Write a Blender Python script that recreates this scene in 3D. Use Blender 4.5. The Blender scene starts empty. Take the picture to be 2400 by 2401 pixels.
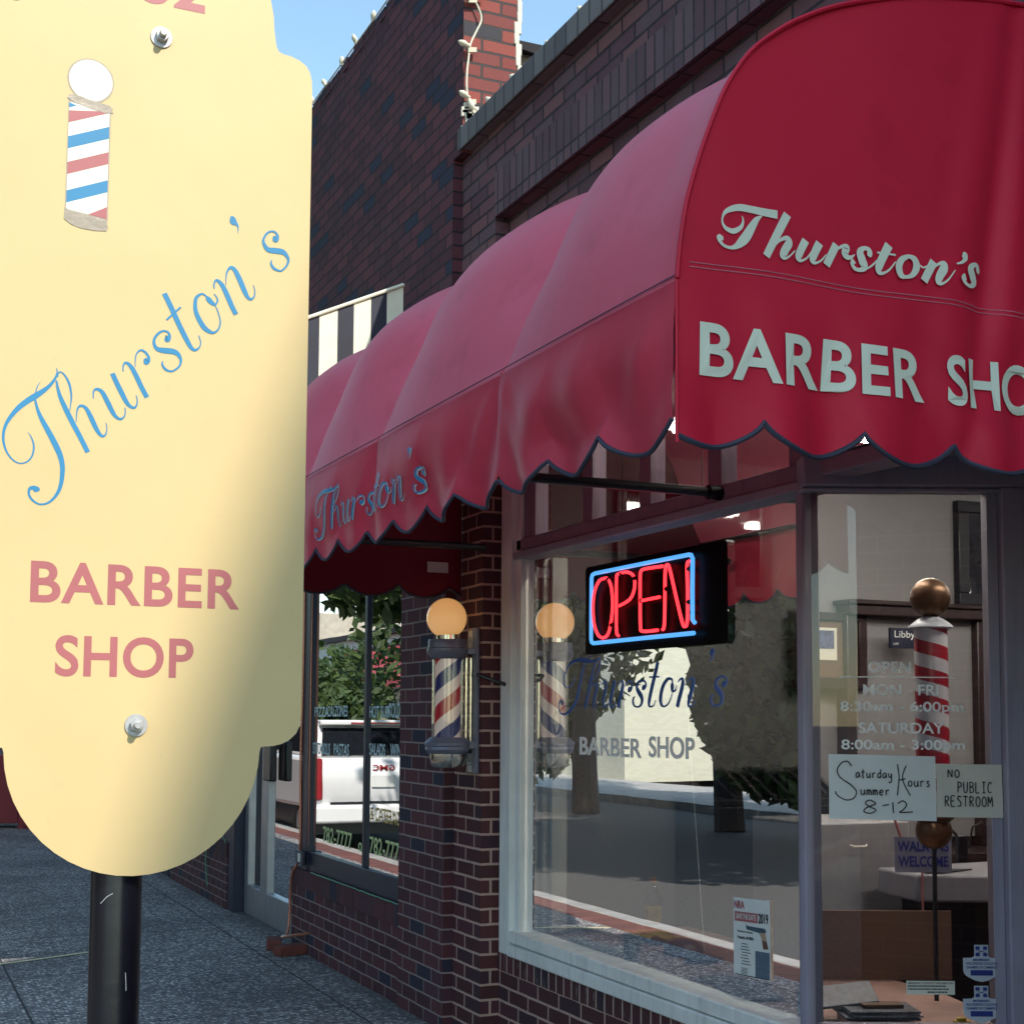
import bpy, math, random
from mathutils import Vector, Matrix, noise
random.seed(7)
S = bpy.context.scene
COL = S.collection
PI = math.pi
# ---------------------------------------------------------------- camera, world, sun, exposure
def rotm(yaw, pitch, roll):
    cy, sy, cp, sp, cr, sr = math.cos(yaw), math.sin(yaw), math.cos(pitch), math.sin(pitch), math.cos(roll), math.sin(roll)
    F = Vector((sy, cy, 0)); r = Vector((cy, -sy, 0)); u = Vector((0, 0, 1))
    f2 = cp*F + sp*u; u2 = -sp*F + cp*u
    return cr*r + sr*u2, -sr*r + cr*u2, f2
cam = bpy.data.objects.new('camera', bpy.data.cameras.new('camera')); COL.objects.link(cam)
cam.data.sensor_fit = 'VERTICAL'; cam.data.sensor_height = 36; cam.data.sensor_width = 36
cam.data.lens = 3319.6/2401*36; cam.data.shift_y = 230.8/2401
cam.data.clip_start = 0.05; cam.data.clip_end = 2000
_r, _u, _f = rotm(math.radians(24.151), math.radians(4.326), math.radians(.352))
cam.matrix_world = Matrix(((_r.x, _u.x, -_f.x, -2.5), (_r.y, _u.y, -_f.y, 0), (_r.z, _u.z, -_f.z, 1.48), (0, 0, 0, 1)))
S.camera = cam
SUN = Vector((.34, -1, 1.05)).normalized()
S.world = W = bpy.data.worlds.new('World'); W.use_nodes = True
wn = W.node_tree.nodes; bg = wn['Background']; sky = wn.new('ShaderNodeTexSky'); sky.sky_type = 'NISHITA'; sky.sun_disc = False
sky.sun_elevation = math.asin(SUN.z); sky.sun_rotation = math.atan2(SUN.x, SUN.y)
sky.ozone_density = 3.0; sky.air_density = 1.0; sky.dust_density = .4
bg.inputs[1].default_value = .15
tint = wn.new('ShaderNodeMix'); tint.data_type = 'RGBA'; tint.blend_type = 'MULTIPLY'; tint.inputs[0].default_value = 1; tint.inputs[7].default_value = (.90, .90, .74, 1)
W.node_tree.links.new(sky.outputs[0], tint.inputs[6]); W.node_tree.links.new(tint.outputs[2], bg.inputs[0])
ld = bpy.data.lights.new('sun', 'SUN'); ld.energy = 2.0; ld.angle = math.radians(.5); ld.color = (1, .92, .82)
sun = bpy.data.objects.new('sun', ld); COL.objects.link(sun); sun.rotation_euler = (-SUN).to_track_quat('-Z', 'Y').to_euler()
S.view_settings.view_transform = 'Standard'; S.view_settings.look = 'None'; S.view_settings.exposure = 1.42; S.view_settings.gamma = 1
S.cycles.use_denoising = True; S.cycles.max_bounces = 8; S.cycles.transparent_max_bounces = 16; S.cycles.sample_clamp_indirect = 6
S.cycles.caustics_reflective = False; S.cycles.caustics_refractive = False
# ---------------------------------------------------------------- helpers
def mesh_obj(name, verts, faces, uvs=None, mats=(), midx=None, smooth=False, parent=None):
    me = bpy.data.meshes.new(name); me.from_pydata([tuple(v) for v in verts], [], faces)
    for m in mats: me.materials.append(m)
    if midx:
        for p, i in zip(me.polygons, midx): p.material_index = i
    uvl = me.uv_layers.new(name='uv')
    k = 0
    for p in me.polygons:
        for j in range(p.loop_total):
            if uvs and uvs[p.index]: uvl.data[p.loop_start+j].uv = uvs[p.index][j]
            else:
                c = me.vertices[me.loops[p.loop_start+j].vertex_index].co; n = p.normal
                a = (abs(n.x), abs(n.y), abs(n.z)); mx = a.index(max(a))
                if mx == 2: uvl.data[p.loop_start+j].uv = (c.x, c.y)
                else:
                    h = math.hypot(n.x, n.y) or 1
                    uvl.data[p.loop_start+j].uv = ((-n.y*c.x + n.x*c.y)/h, c.z)
    if smooth is True:
        for p in me.polygons: p.use_smooth = True
    elif isinstance(smooth, list):
        for p, s in zip(me.polygons, smooth): p.use_smooth = s
    if smooth: me.set_sharp_from_angle(angle=.6)
    ob = bpy.data.objects.new(name, me); COL.objects.link(ob)
    if parent is not None: setp(ob, parent)
    return ob
def wpos(o):
    v = Vector(o.location)
    while o.parent: o = o.parent; v = v + Vector(o.location)
    return v
def setp(ob, parent):
    # children are built in world coordinates; the inverse keeps them there
    ob.parent = parent
    root = parent
    while root.parent: root = root.parent
    ob.matrix_parent_inverse = Matrix.Translation(-Vector(root.location)) if parent is root else Matrix.Identity(4)
class MB:
    def __init__(s): s.v = []; s.f = []; s.m = []; s.s = []; s.uv = []
    def add(s, vs, fs, m=0, sm=False, uvs=None):
        o = len(s.v); s.v += [Vector(v) for v in vs]
        for i, f in enumerate(fs): s.f.append([o+j for j in f]); s.m.append(m); s.s.append(sm); s.uv.append(uvs[i] if uvs else None)
        return s
    def poly(s, pts, m=0): return s.add(pts, [list(range(len(pts)))], m)
    def box(s, x0, x1, y0, y1, z0, z1, m=0):
        return s.hexa([(x0,y0),(x1,y0),(x1,y1),(x0,y1)], z0, z1, m)
    def hexa(s, pl, z0, z1, m=0):
        n = len(pl); a = sum(pl[i][0]*pl[(i+1)%n][1]-pl[(i+1)%n][0]*pl[i][1] for i in range(n))
        if a < 0: pl = pl[::-1]
        vs = [(p[0],p[1],z0) for p in pl] + [(p[0],p[1],z1) for p in pl]
        fs = [list(range(n))[::-1], list(range(n, 2*n))] + [[i,(i+1)%n,n+(i+1)%n,n+i] for i in range(n)]
        return s.add(vs, fs, m)
    def obox(s, c, ax, ay, az, m=0):
        c, ax, ay, az = Vector(c), Vector(ax), Vector(ay), Vector(az)
        if ax.cross(ay).dot(az) < 0: ax = -ax
        vs = [c+i*ax+j*ay+k*az for k in (-1,1) for j in (-1,1) for i in (-1,1)]
        return s.add(vs, [[0,2,3,1],[4,5,7,6],[0,1,5,4],[2,6,7,3],[0,4,6,2],[1,3,7,5]], m)
    def tube(s, path, r, n=8, m=0, closed=False, caps=True):
        P = [Vector(p) for p in path]; N = len(P); rings = []
        up = Vector((0,0,1)); prev = None
        for i in range(N):
            a = P[(i-1) % N] if (closed or i) else P[0]; b = P[(i+1) % N] if (closed or i < N-1) else P[-1]
            t = (b-a).normalized()
            if prev is None:
                x = t.cross(up if abs(t.z) < .9 else Vector((1,0,0))).normalized()
            else: x = (prev - t*prev.dot(t)).normalized()
            prev = x; y = t.cross(x); rr = r[i] if isinstance(r, (list, tuple)) else r
            rings.append([P[i] + rr*(math.cos(2*PI*k/n)*x + math.sin(2*PI*k/n)*y) for k in range(n)])
        vs = [v for g in rings for v in g]; fs = []
        for i in range(N if closed else N-1):
            j = (i+1) % N
            for k in range(n): fs.append([i*n+k, i*n+(k+1)%n, j*n+(k+1)%n, j*n+k])
        s.add(vs, fs, m, True)
        if caps and not closed:
            s.add(rings[0], [list(range(n))[::-1]], m); s.add(rings[-1], [list(range(n))], m)
        return s
    def lathe(s, prof, c, n=32, m=0, ax=None):
        c = Vector(c); ax = Vector(ax or (0,0,1)).normalized()
        x = ax.orthogonal().normalized(); y = ax.cross(x)
        vs = []; fs = []; uvs = []
        for r, z in prof:
            for k in range(n): vs.append(c + z*ax + r*(math.cos(2*PI*k/n)*x + math.sin(2*PI*k/n)*y))
        for i in range(len(prof)-1):
            for k in range(n):
                fs.append([i*n+k, i*n+(k+1)%n, (i+1)*n+(k+1)%n, (i+1)*n+k])
                uvs.append([(k/n, prof[i][1]), ((k+1)/n, prof[i][1]), ((k+1)/n, prof[i+1][1]), (k/n, prof[i+1][1])])
        return s.add(vs, fs, m, True, uvs)
    def build(s, name, mats, parent=None, bevel=0, auto=True):
        if not isinstance(mats, (list, tuple)): mats = [mats]
        ob = mesh_obj(name, s.v, s.f, s.uv, mats, s.m, s.s, parent)
        if bevel:
            b = ob.modifiers.new('bevel', 'BEVEL'); b.width = bevel; b.segments = 2; b.limit_method = 'ANGLE'; b.angle_limit = math.radians(40)
            b.harden_normals = False
        return ob
def sphere(mb, c, r, n=24, m=0, sc=(1,1,1)):
    c = Vector(c); vs = []; fs = []
    h = n//2
    for i in range(h+1):
        t = PI*i/h
        for k in range(n): vs.append(c + Vector((r*sc[0]*math.sin(t)*math.cos(2*PI*k/n), r*sc[1]*math.sin(t)*math.sin(2*PI*k/n), r*sc[2]*math.cos(t))))
    for i in range(h):
        for k in range(n): fs.append([(i+1)*n+k, (i+1)*n+(k+1)%n, i*n+(k+1)%n, i*n+k])
    return mb.add(vs, fs, m, True)
def tag(o, label=None, cat=None, group=None, kind=None):
    if label: o['label'] = label
    if cat: o['category'] = cat
    if group: o['group'] = group
    if kind: o['kind'] = kind
    return o
def thing(name, label, cat, loc=(0,0,0), group=None):
    o = bpy.data.objects.new(name, None); COL.objects.link(o); o.location = loc; o.empty_display_size = .1
    return tag(o, label, cat, group)
def copy_tree(o, parent=None):
    c = o.copy(); COL.objects.link(c)
    if parent is not None: c.parent = parent
    for ch in list(o.children): copy_tree(ch, c)
    return c
# ---------------------------------------------------------------- materials
class NT:
    def __init__(s, name):
        s.mat = bpy.data.materials.new(name); s.mat.use_nodes = True; s.t = s.mat.node_tree; s.b = s.t.nodes['Principled BSDF']; s.out = s.t.nodes['Material Output']
    def n(s, typ, **kw):
        nd = s.t.nodes.new(typ)
        for k, v in kw.items(): setattr(nd, k, v)
        return nd
    def l(s, a, b): s.t.links.new(a, b)
    def coord(s, kind='Object', scale=None):
        c = s.n('ShaderNodeTexCoord'); o = c.outputs[kind]
        if scale:
            m = s.n('ShaderNodeMapping'); m.inputs['Scale'].default_value = scale if isinstance(scale, tuple) else (scale,)*3; s.l(o, m.inputs[0]); o = m.outputs[0]
        return o
    def noise(s, vec, scale, detail=4, rough=.55):
        x = s.n('ShaderNodeTexNoise'); x.inputs['Scale'].default_value = scale; x.inputs['Detail'].default_value = detail; x.inputs['Roughness'].default_value = rough
        s.l(vec, x.inputs['Vector']); return x.outputs['Fac']
    def ramp(s, fac, stops, interp='LINEAR'):
        r = s.n('ShaderNodeValToRGB'); e = r.color_ramp; e.interpolation = interp
        while len(e.elements) < len(stops): e.elements.new(.5)
        for q, (p, c) in zip(e.elements, stops): q.position = p; q.color = (*c, 1) if len(c) == 3 else c
        s.l(fac, r.inputs[0]); return r.outputs[0]
    def mix(s, fac, a, b, mode='MIX'):
        m = s.n('ShaderNodeMix', data_type='RGBA', blend_type=mode)
        for i, v in ((0, fac), (6, a), (7, b)):
            if hasattr(v, 'is_linked') or hasattr(v, 'links'): s.l(v, m.inputs[i])
            elif i == 0: m.inputs[0].default_value = v
            else: m.inputs[i].default_value = (*v, 1)
        return m.outputs[2]
    def math(s, op, a, b=0., c=None):
        m = s.n('ShaderNodeMath', operation=op)
        for i, v in enumerate((a, b) if c is None else (a, b, c)):
            if hasattr(v, 'links'): s.l(v, m.inputs[i])
            else: m.inputs[i].default_value = v
        return m.outputs[0]
    def bump(s, h, strength=.3, dist=.01, prev=None):
        b = s.n('ShaderNodeBump'); b.inputs['Strength'].default_value = strength; b.inputs['Distance'].default_value = dist
        s.l(h, b.inputs['Height'])
        if prev: s.l(prev, b.inputs['Normal'])
        s.l(b.outputs[0], s.b.inputs['Normal']); return b.outputs[0]
    def set(s, **kw):
        for k, v in kw.items():
            i = s.b.inputs[k.replace('_', ' ')]
            if hasattr(v, 'links'): s.l(v, i)
            else: i.default_value = (*v, 1) if isinstance(v, tuple) and len(v) == 3 else v
        return s
def plain(name, col, rough=.5, metal=0, var=.12, scale=9, bump=0, bscale=60, **kw):
    t = NT(name); c = t.coord(); f = t.noise(c, scale)
    a = tuple(max(0, x*(1-var)) for x in col); b = tuple(min(1, x*(1+var)) for x in col)
    t.set(Base_Color=t.ramp(f, [(.3, a), (.7, b)]), Roughness=rough, Metallic=metal, **kw)
    if bump: t.bump(t.noise(c, bscale, 5), bump, .004)
    return t.mat
def brick(name, pal, mortar, swap=False, bw=.2032, rh=.0677, ms=.009, bump=.6, dirt=.35, dirtcol=(.05,.045,.05), grime=0):
    t = NT(name); uv = t.n('ShaderNodeUVMap'); uv.uv_map = 'uv'; vec = uv.outputs[0]
    if swap:
        sp = t.n('ShaderNodeSeparateXYZ'); cb = t.n('ShaderNodeCombineXYZ'); t.l(vec, sp.inputs[0]); t.l(sp.outputs[1], cb.inputs[0]); t.l(sp.outputs[0], cb.inputs[1]); vec = cb.outputs[0]
    # slightly wobbly joints
    nz = t.n('ShaderNodeTexNoise'); nz.inputs['Scale'].default_value = 9; nz.inputs['Detail'].default_value = 2; t.l(vec, nz.inputs['Vector'])
    va = t.n('ShaderNodeVectorMath', operation='MULTIPLY_ADD'); va.inputs[1].default_value = (.006, .006, 0); t.l(nz.outputs['Color'], va.inputs[0]); t.l(vec, va.inputs[2]); vec2 = va.outputs[0]
    b = t.n('ShaderNodeTexBrick'); b.inputs['Color1'].default_value = (0,0,0,1); b.inputs['Color2'].default_value = (1,1,1,1); b.inputs['Mortar'].default_value = (.5,.5,.5,1)
    b.inputs['Scale'].default_value = 1; b.inputs['Mortar Size'].default_value = ms*.5; b.inputs['Mortar Smooth'].default_value = .15; b.inputs['Brick Width'].default_value = bw; b.inputs['Row Height'].default_value = rh; b.inputs['Bias'].default_value = 0
    if swap: b.offset = 0
    t.l(vec2, b.inputs['Vector'])
    col = t.ramp(b.outputs['Color'], pal, 'CONSTANT')
    g = t.noise(vec, 140, 4, .7); g2 = t.noise(vec, 3.2, 5, .65)
    col = t.mix(t.math('MULTIPLY', t.math('SUBTRACT', g, .35), .9), col, (.02,.014,.018))
    mort = t.mix(t.noise(vec, 40, 3), tuple(x*.75 for x in mortar), tuple(min(1, x*1.2) for x in mortar))
    c = t.mix(b.outputs['Fac'], col, mort)
    c = t.mix(t.math('MULTIPLY', t.ramp(g2, [(.45, (0,0,0)), (.75, (1,1,1))]), dirt), c, dirtcol)
    if grime:
        w = t.ramp(t.noise(t.coord('UV', (26, 5, 1)), 1, 5, .7), [(.58, (0,0,0)), (.7, (1,1,1))]); c = t.mix(t.math('MULTIPLY', w, grime), c, (.42,.40,.38))
    t.set(Base_Color=c, Roughness=.85)
    h = t.math('ADD', t.math('MULTIPLY', b.outputs['Fac'], -1.), t.math('MULTIPLY', g, .35))
    t.bump(h, bump, .006)
    return t.mat
def glass(name, k=2.0, tint=(.86,.88,.88), rough=0.0):
    t = NT(name); t.t.nodes.remove(t.b)
    fr = t.n('ShaderNodeFresnel'); fr.inputs['IOR'].default_value = 1.5
    fac = t.math('MINIMUM', t.math('MULTIPLY', fr.outputs[0], k), .85)
    tr = t.n('ShaderNodeBsdfTransparent'); tr.inputs[0].default_value = (*tint, 1); gl = t.n('ShaderNodeBsdfGlossy'); gl.inputs['Roughness'].default_value = rough; gl.inputs[0].default_value = (.95,.97,1,1)
    # slight float-glass waviness
    if True:
        bp = t.n('ShaderNodeBump'); bp.inputs['Strength'].default_value = .02; bp.inputs['Distance'].default_value = .02
        t.l(t.noise(t.coord(), 1.6, 2), bp.inputs['Height']); t.l(bp.outputs[0], gl.inputs['Normal'])
    mx = t.n('ShaderNodeMixShader'); t.l(fac, mx.inputs[0]); t.l(tr.outputs[0], mx.inputs[1]); t.l(gl.outputs[0], mx.inputs[2]); t.l(mx.outputs[0], t.out.inputs[0])
    return t.mat
def emit(name, col, strength):
    t = NT(name); t.set(Base_Color=col, Emission_Color=col, Emission_Strength=strength, Roughness=.4); return t.mat
def fabric(name, col, fade, fadecol, rough=.55, transl=.3, sheen=.3):
    t = NT(name); c = t.coord()
    base = t.mix(t.math('MULTIPLY', t.noise(c, 2.2, 5, .6), fade), col, fadecol)
    base = t.mix(t.math('MULTIPLY', t.ramp(t.noise(c, 7, 4), [(.55, (0,0,0)), (.8, (1,1,1))]), .35), base, tuple(x*.6 for x in col))
    t.set(Base_Color=base, Roughness=rough, Sheen_Weight=sheen, Sheen_Roughness=.4, Sheen_Tint=(1,.8,.85), Specular_IOR_Level=.35)
    t.bump(t.math('ADD', t.math('MULTIPLY', t.noise(c, 500, 2), .12), t.noise(c, 10, 3)), .16, .010)
    tl = t.n('ShaderNodeBsdfTranslucent'); t.l(base, tl.inputs[0]); mx = t.n('ShaderNodeMixShader'); mx.inputs[0].default_value = transl
    t.l(t.b.outputs[0], mx.inputs[1]); t.l(tl.outputs[0], mx.inputs[2]); t.l(mx.outputs[0], t.out.inputs[0])
    return t.mat
def wood_paint(name, col, rough=.55, streak=.25, dark=(.10,.09,.13)):
    t = NT(name); c = t.coord(); f = t.noise(t.coord('Object', (30, 30, 3)), 1, 6, .65)
    t.set(Base_Color=t.mix(t.math('MULTIPLY', t.ramp(f, [(.5, (0,0,0)), (.72, (1,1,1))]), streak), t.ramp(t.noise(c, 5), [(.3, tuple(x*.86 for x in col)), (.7, col)]), dark), Roughness=rough)
    t.bump(t.math('ADD', f, t.noise(c, 55, 4)), .25, .003)
    return t.mat
def aggregate(name):
    t = NT(name); c = t.coord()
    v = t.n('ShaderNodeTexVoronoi'); v.inputs['Scale'].default_value = 50; t.l(c, v.inputs['Vector'])
    sp = t.n('ShaderNodeSeparateColor'); t.l(v.outputs['Color'], sp.inputs[0])
    st = t.ramp(sp.outputs[0], [(0, (.06,.058,.065)), (.24, (.24,.225,.215)), (.46, (.46,.43,.41)), (.70, (.70,.66,.62)), (.87, (.92,.89,.83))], 'CONSTANT')
    col = t.mix(t.ramp(v.outputs['Distance'], [(.30, (0,0,0)), (.62, (1,1,1))]), st, (.20,.19,.19))
    col = t.mix(t.math('MULTIPLY', t.ramp(t.noise(c, .9, 5), [(.42, (0,0,0)), (.7, (1,1,1))]), .5), col, (.04,.042,.055))
    # control joints every 1.5 m
    m = t.n('ShaderNodeMapping'); m.inputs['Location'].default_value = (.25, .15, 0); t.l(c, m.inputs[0])
    b = t.n('ShaderNodeTexBrick'); b.offset = 0; b.inputs['Scale'].default_value = 1; b.inputs['Brick Width'].default_value = 1.5; b.inputs['Row Height'].default_value = 1.45; b.inputs['Mortar Size'].default_value = .007; t.l(m.outputs[0], b.inputs['Vector'])
    col = t.mix(t.math('MULTIPLY', b.outputs['Fac'], .9), col, (.03,.03,.035))
    g = t.n('ShaderNodeTexVoronoi'); g.inputs['Scale'].default_value = 2.6; t.l(c, g.inputs['Vector']); col = t.mix(t.math('MULTIPLY', t.ramp(t.math('ADD', g.outputs['Distance'], t.math('MULTIPLY', t.noise(c, 30, 3), .05)), [(.055, (1,1,1)), (.075, (0,0,0))]), .75), col, (.05,.048,.05))
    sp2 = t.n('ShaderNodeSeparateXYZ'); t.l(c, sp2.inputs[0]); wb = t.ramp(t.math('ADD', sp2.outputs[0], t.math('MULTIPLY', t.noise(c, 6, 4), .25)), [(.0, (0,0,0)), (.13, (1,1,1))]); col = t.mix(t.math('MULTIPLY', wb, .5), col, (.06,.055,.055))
    t.set(Base_Color=col, Roughness=.8)
    t.bump(t.math('ADD', t.math('MULTIPLY', v.outputs['Distance'], -1), t.math('MULTIPLY', b.outputs['Fac'], -1.5)), .8, .006)
    return t.mat
def leafmat(name, a, b):
    t = NT(name); g = t.n('ShaderNodeNewGeometry'); col = t.ramp(g.outputs['Random Per Island'], [(0, a), (1, b)])
    t.set(Base_Color=col, Roughness=.5)
    tl = t.n('ShaderNodeBsdfTranslucent'); t.l(col, tl.inputs[0]); mx = t.n('ShaderNodeMixShader'); mx.inputs[0].default_value = .35
    t.l(t.b.outputs[0], mx.inputs[1]); t.l(tl.outputs[0], mx.inputs[2]); t.l(mx.outputs[0], t.out.inputs[0]); return t.mat
def stripes(name, cols, period, axis='z', slope=0, rough=.3, glow=0.):
    # helical / diagonal stripes from lathe uvs (u = turn, v = height in metres)
    t = NT(name); uv = t.n('ShaderNodeUVMap'); uv.uv_map = 'uv'; sp = t.n('ShaderNodeSeparateXYZ'); t.l(uv.outputs[0], sp.inputs[0])
    f = t.math('FRACT', t.math('ADD', t.math('DIVIDE', sp.outputs[1], period), t.math('MULTIPLY', sp.outputs[0], slope)))
    t.set(Base_Color=t.ramp(f, cols, 'CONSTANT'), Roughness=rough, Coat_Weight=.4, Emission_Color=t.ramp(f, cols, 'CONSTANT'), Emission_Strength=glow); return t.mat

M = {}
RB = [(0,(.070,.018,.026)),(.22,(.095,.022,.030)),(.45,(.115,.028,.036)),(.68,(.085,.026,.042)),(.88,(.022,.020,.045))]
M['brick_up'] = brick('brick_restaurant', [(0,(.085,.020,.030)),(.3,(.13,.030,.040)),(.55,(.105,.030,.044)),(.72,(.15,.036,.044)),(.86,(.022,.024,.055))], (.010,.008,.013), bump=1.4, dirt=.15)  # near-black mortar carries the shadow of the raked joints
M['brick_end'] = brick('brick_parapet_end', [(0,(.26,.055,.045)),(.3,(.32,.075,.055)),(.6,(.24,.06,.05)),(.85,(.05,.05,.06))], (.06,.05,.05), ms=.013, bump=1.4, dirt=.15)  # sunlit end: brighter copy of the wall bricks, joint shadow in the mortar
M['brick_low'] = brick('brick_base', RB, (.30,.225,.215), bump=.7, dirt=.2)
M['brick_barber'] = brick('brick_barber_wall', [(0,(.12,.050,.066)),(.3,(.17,.070,.082)),(.55,(.14,.076,.090)),(.8,(.20,.085,.088))], (.022,.016,.022), ms=.012, bump=1.6, dirt=.45, dirtcol=(.13,.105,.125))
M['soldier_barber'] = brick('brick_soldier', [(0,(.12,.06,.075)),(.4,(.17,.085,.098)),(.75,(.14,.085,.10))], (.022,.016,.022), ms=.011, swap=True, bw=.2032, rh=.069, bump=1.0, dirt=.5, dirtcol=(.12,.10,.11))
M['brick_pier'] = brick('brick_pier', [(0,(.075,.020,.022)),(.3,(.105,.026,.028)),(.6,(.090,.026,.036)),(.85,(.055,.020,.030))], (.50,.33,.27), ms=.012, bump=.7, dirt=.15)
M['rowlock_low'] = brick('brick_rowlock', [(0,(.07,.018,.022)),(.5,(.10,.024,.030)),(.85,(.04,.018,.03))], (.48,.33,.27), swap=True, bw=.30, rh=.072, ms=.012, bump=.7, dirt=.1, grime=.8)
M['rowlock_rest'] = brick('brick_rowlock_restaurant', RB, (.075,.05,.05), swap=True, bw=.30, rh=.069, bump=.6, dirt=.2)
M['coping'] = brick('brick_coping', [(0,(.16,.145,.15)),(.5,(.20,.185,.185)),(.8,(.13,.12,.13))], (.05,.045,.05), swap=True, bw=.30, rh=.105, ms=.012, bump=.8, dirt=.4, dirtcol=(.10,.09,.10))
M['lav'] = wood_paint('painted_wood_lavender', (.33,.30,.37))
M['white'] = wood_paint('painted_wood_white', (.84,.84,.79), streak=.35, dark=(.28,.28,.32))
M['mauve'] = wood_paint('painted_wood_mauve', (.30,.21,.27), streak=.4)
M['glass'] = glass('window_glass', 1.0, (.92,.93,.93))
M['glass2'] = glass('side_glass', 1.0, (.52,.52,.54))
M['glassr'] = glass('restaurant_glass', 1.5, (.35,.36,.38))
M['navy'] = plain('dark_navy_paint', (.018,.022,.045), .4)
M['alu'] = plain('aluminium', (.42,.43,.46), .38, .7, .08)
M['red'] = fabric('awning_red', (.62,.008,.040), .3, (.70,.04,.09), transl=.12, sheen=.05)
M['redtop'] = fabric('awning_red_faded_skylit', (.68,.085,.135), .6, (.76,.17,.235), rough=.5, transl=.06, sheen=.10)  # paler than the end panel: fading plus sky light put into the colour
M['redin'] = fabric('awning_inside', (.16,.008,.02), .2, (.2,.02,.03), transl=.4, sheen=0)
M['bind'] = plain('binding_tape', (.035,.038,.065), .7)
M['bindp'] = plain('thread_pale', (.62,.22,.28), .7)
M['offwhite'] = plain('vinyl_offwhite', (.72,.76,.62), .5, var=.05)
M['cream'] = None
M['bluevin'] = plain('vinyl_blue', (.022,.22,.43), .4, var=.06)
M['redvin'] = plain('vinyl_red', (.42,.125,.130), .45, var=.06)
M['duct'] = plain('duct_tape_grey', (.36,.31,.24), .4, var=.15, bump=.5)
M['blackm'] = plain('black_gloss_metal', (.008,.008,.014), .28, 0, .3, bump=.15, bscale=25)
M['steel'] = plain('galvanised_steel', (.50,.50,.50), .45, .45, .15, scale=60)
M['pave'] = aggregate('exposed_aggregate')
M['conc'] = plain('concrete', (.36,.35,.33), .85, var=.2, scale=4, bump=.4)
M['asph'] = plain('asphalt', (.075,.073,.07), .9, var=.3, scale=30, bump=.6)
M['paver'] = brick('red_pavers', [(0,(.20,.06,.045)),(.5,(.26,.08,.06)),(.8,(.17,.055,.05))], (.12,.10,.09), bump=.5)
M['yellow'] = plain('sun_streak_pale', (.80,.70,.42), .8, var=.2, scale=40)  # pale tone of the sunlit streak on the walk
def make_cream():
    t = NT('sign_board_cream'); c = t.coord()
    col = t.ramp(t.noise(c, 3, 5), [(.3, (.64,.485,.235)), (.7, (.69,.53,.265))])
    col = t.mix(t.math('MULTIPLY', t.ramp(t.noise(c, 45, 3), [(.66, (0,0,0)), (.74, (1,1,1))]), .12), col, (.45,.34,.20))
    t.set(Base_Color=col, Roughness=.42, Specular_IOR_Level=.4); t.bump(t.noise(c, 260, 2), .05, .001); return t.mat
M['cream'] = make_cream()
M['bwwhite'] = plain('awning_stripe_white', (.80,.77,.60), .7, var=.06)
M['bwblack'] = plain('awning_stripe_black', (.018,.020,.035), .65, var=.3, scale=3)
M['bulb'] = plain('bulb_glass', (.75,.70,.52), .15, var=.1, Transmission_Weight=.2)
M['cable'] = plain('cable_white', (.72,.68,.52), .5)
M['hut'] = wood_paint('weathered_siding', (.55,.50,.38), streak=.6, dark=(.25,.20,.13))
M['tar'] = plain('roof_felt', (.02,.018,.02), .9)
M['inwall'] = plain('interior_wall', (.21,.20,.205), .8, var=.05, scale=2)
M['inceil'] = plain('ceiling', (.42,.42,.41), .9, var=.05)
M['infloor'] = plain('interior_floor', (.10,.085,.075), .5)
M['dwood'] = plain('dark_wood', (.028,.014,.016), .35, var=.3, scale=14)
M['mirror'] = plain('mirror_glass', (.50,.52,.53), .03, 1, .02)
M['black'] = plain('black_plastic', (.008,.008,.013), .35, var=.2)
M['brown'] = plain('brown_board', (.135,.072,.048), .7, var=.12, scale=5)
M['shelf'] = plain('shelf_brown', (.34,.20,.165), .5, var=.25, scale=6)
M['batten'] = plain('pine_batten', (.50,.28,.18), .6, var=.15)
M['paper'] = plain('white_paper', (.72,.73,.70), .7, var=.03)
M['card'] = plain('cream_card', (.66,.62,.52), .7, var=.03)
M['ink'] = plain('black_ink', (.012,.012,.018), .6)
M['blueink'] = plain('blue_ink', (.02,.03,.20), .5)
M['sticker'] = plain('sticker_grey', (.48,.50,.55), .4, var=.03)
M['tube'] = emit('fluorescent_tube', (1, .95, .82), 30)
M['neonr'] = emit('neon_red', (1, .025, .035), 1.25)
M['neonb'] = emit('neon_blue', (.09,.40,.90), .42)
_g = NT('lit_globe'); _g.set(Base_Color=(.85,.70,.45), Emission_Color=(1,.50,.16), Emission_Strength=.19, Roughness=.25, Coat_Weight=.5); M['globe'] = _g.mat
M['grey'] = plain('grey_enamel', (.17,.18,.24), .4, .2, .1)
M['chrome'] = plain('chrome', (.62,.58,.50), .15, 1, .25, scale=40)
M['bronze'] = plain('old_bronze', (.16,.085,.045), .35, .6, .3)
M['clear'] = glass('clear_tube', 1.6, (.95,.95,.95))
M['pole1'] = stripes('barber_stripes', [(0,(.33,.010,.02)),(.27,(.74,.60,.52)),(.5,(.012,.016,.10)),(.77,(.74,.60,.52))], .27, slope=-1, rough=.35, glow=.09)
M['pole2'] = stripes('barber_stripes_indoor', [(0,(.36,.012,.03)),(.5,(.62,.62,.64))], .092, slope=1, rough=.3)
M['suv'] = plain('white_car_paint', (.80,.80,.80), .25, 0, .02, Coat_Weight=.6)
M['cglass'] = plain('car_glass', (.012,.014,.018), .06)
M['tail'] = plain('tail_light_red', (.30,.012,.02), .15)
M['rubber'] = plain('tyre_rubber', (.012,.012,.012), .8)
M['bark'] = plain('bark', (.055,.042,.035), .9, var=.4, scale=20, bump=.8, bscale=18)
M['leaf'] = leafmat('foliage', (.035,.065,.018), (.10,.15,.04))
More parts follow.
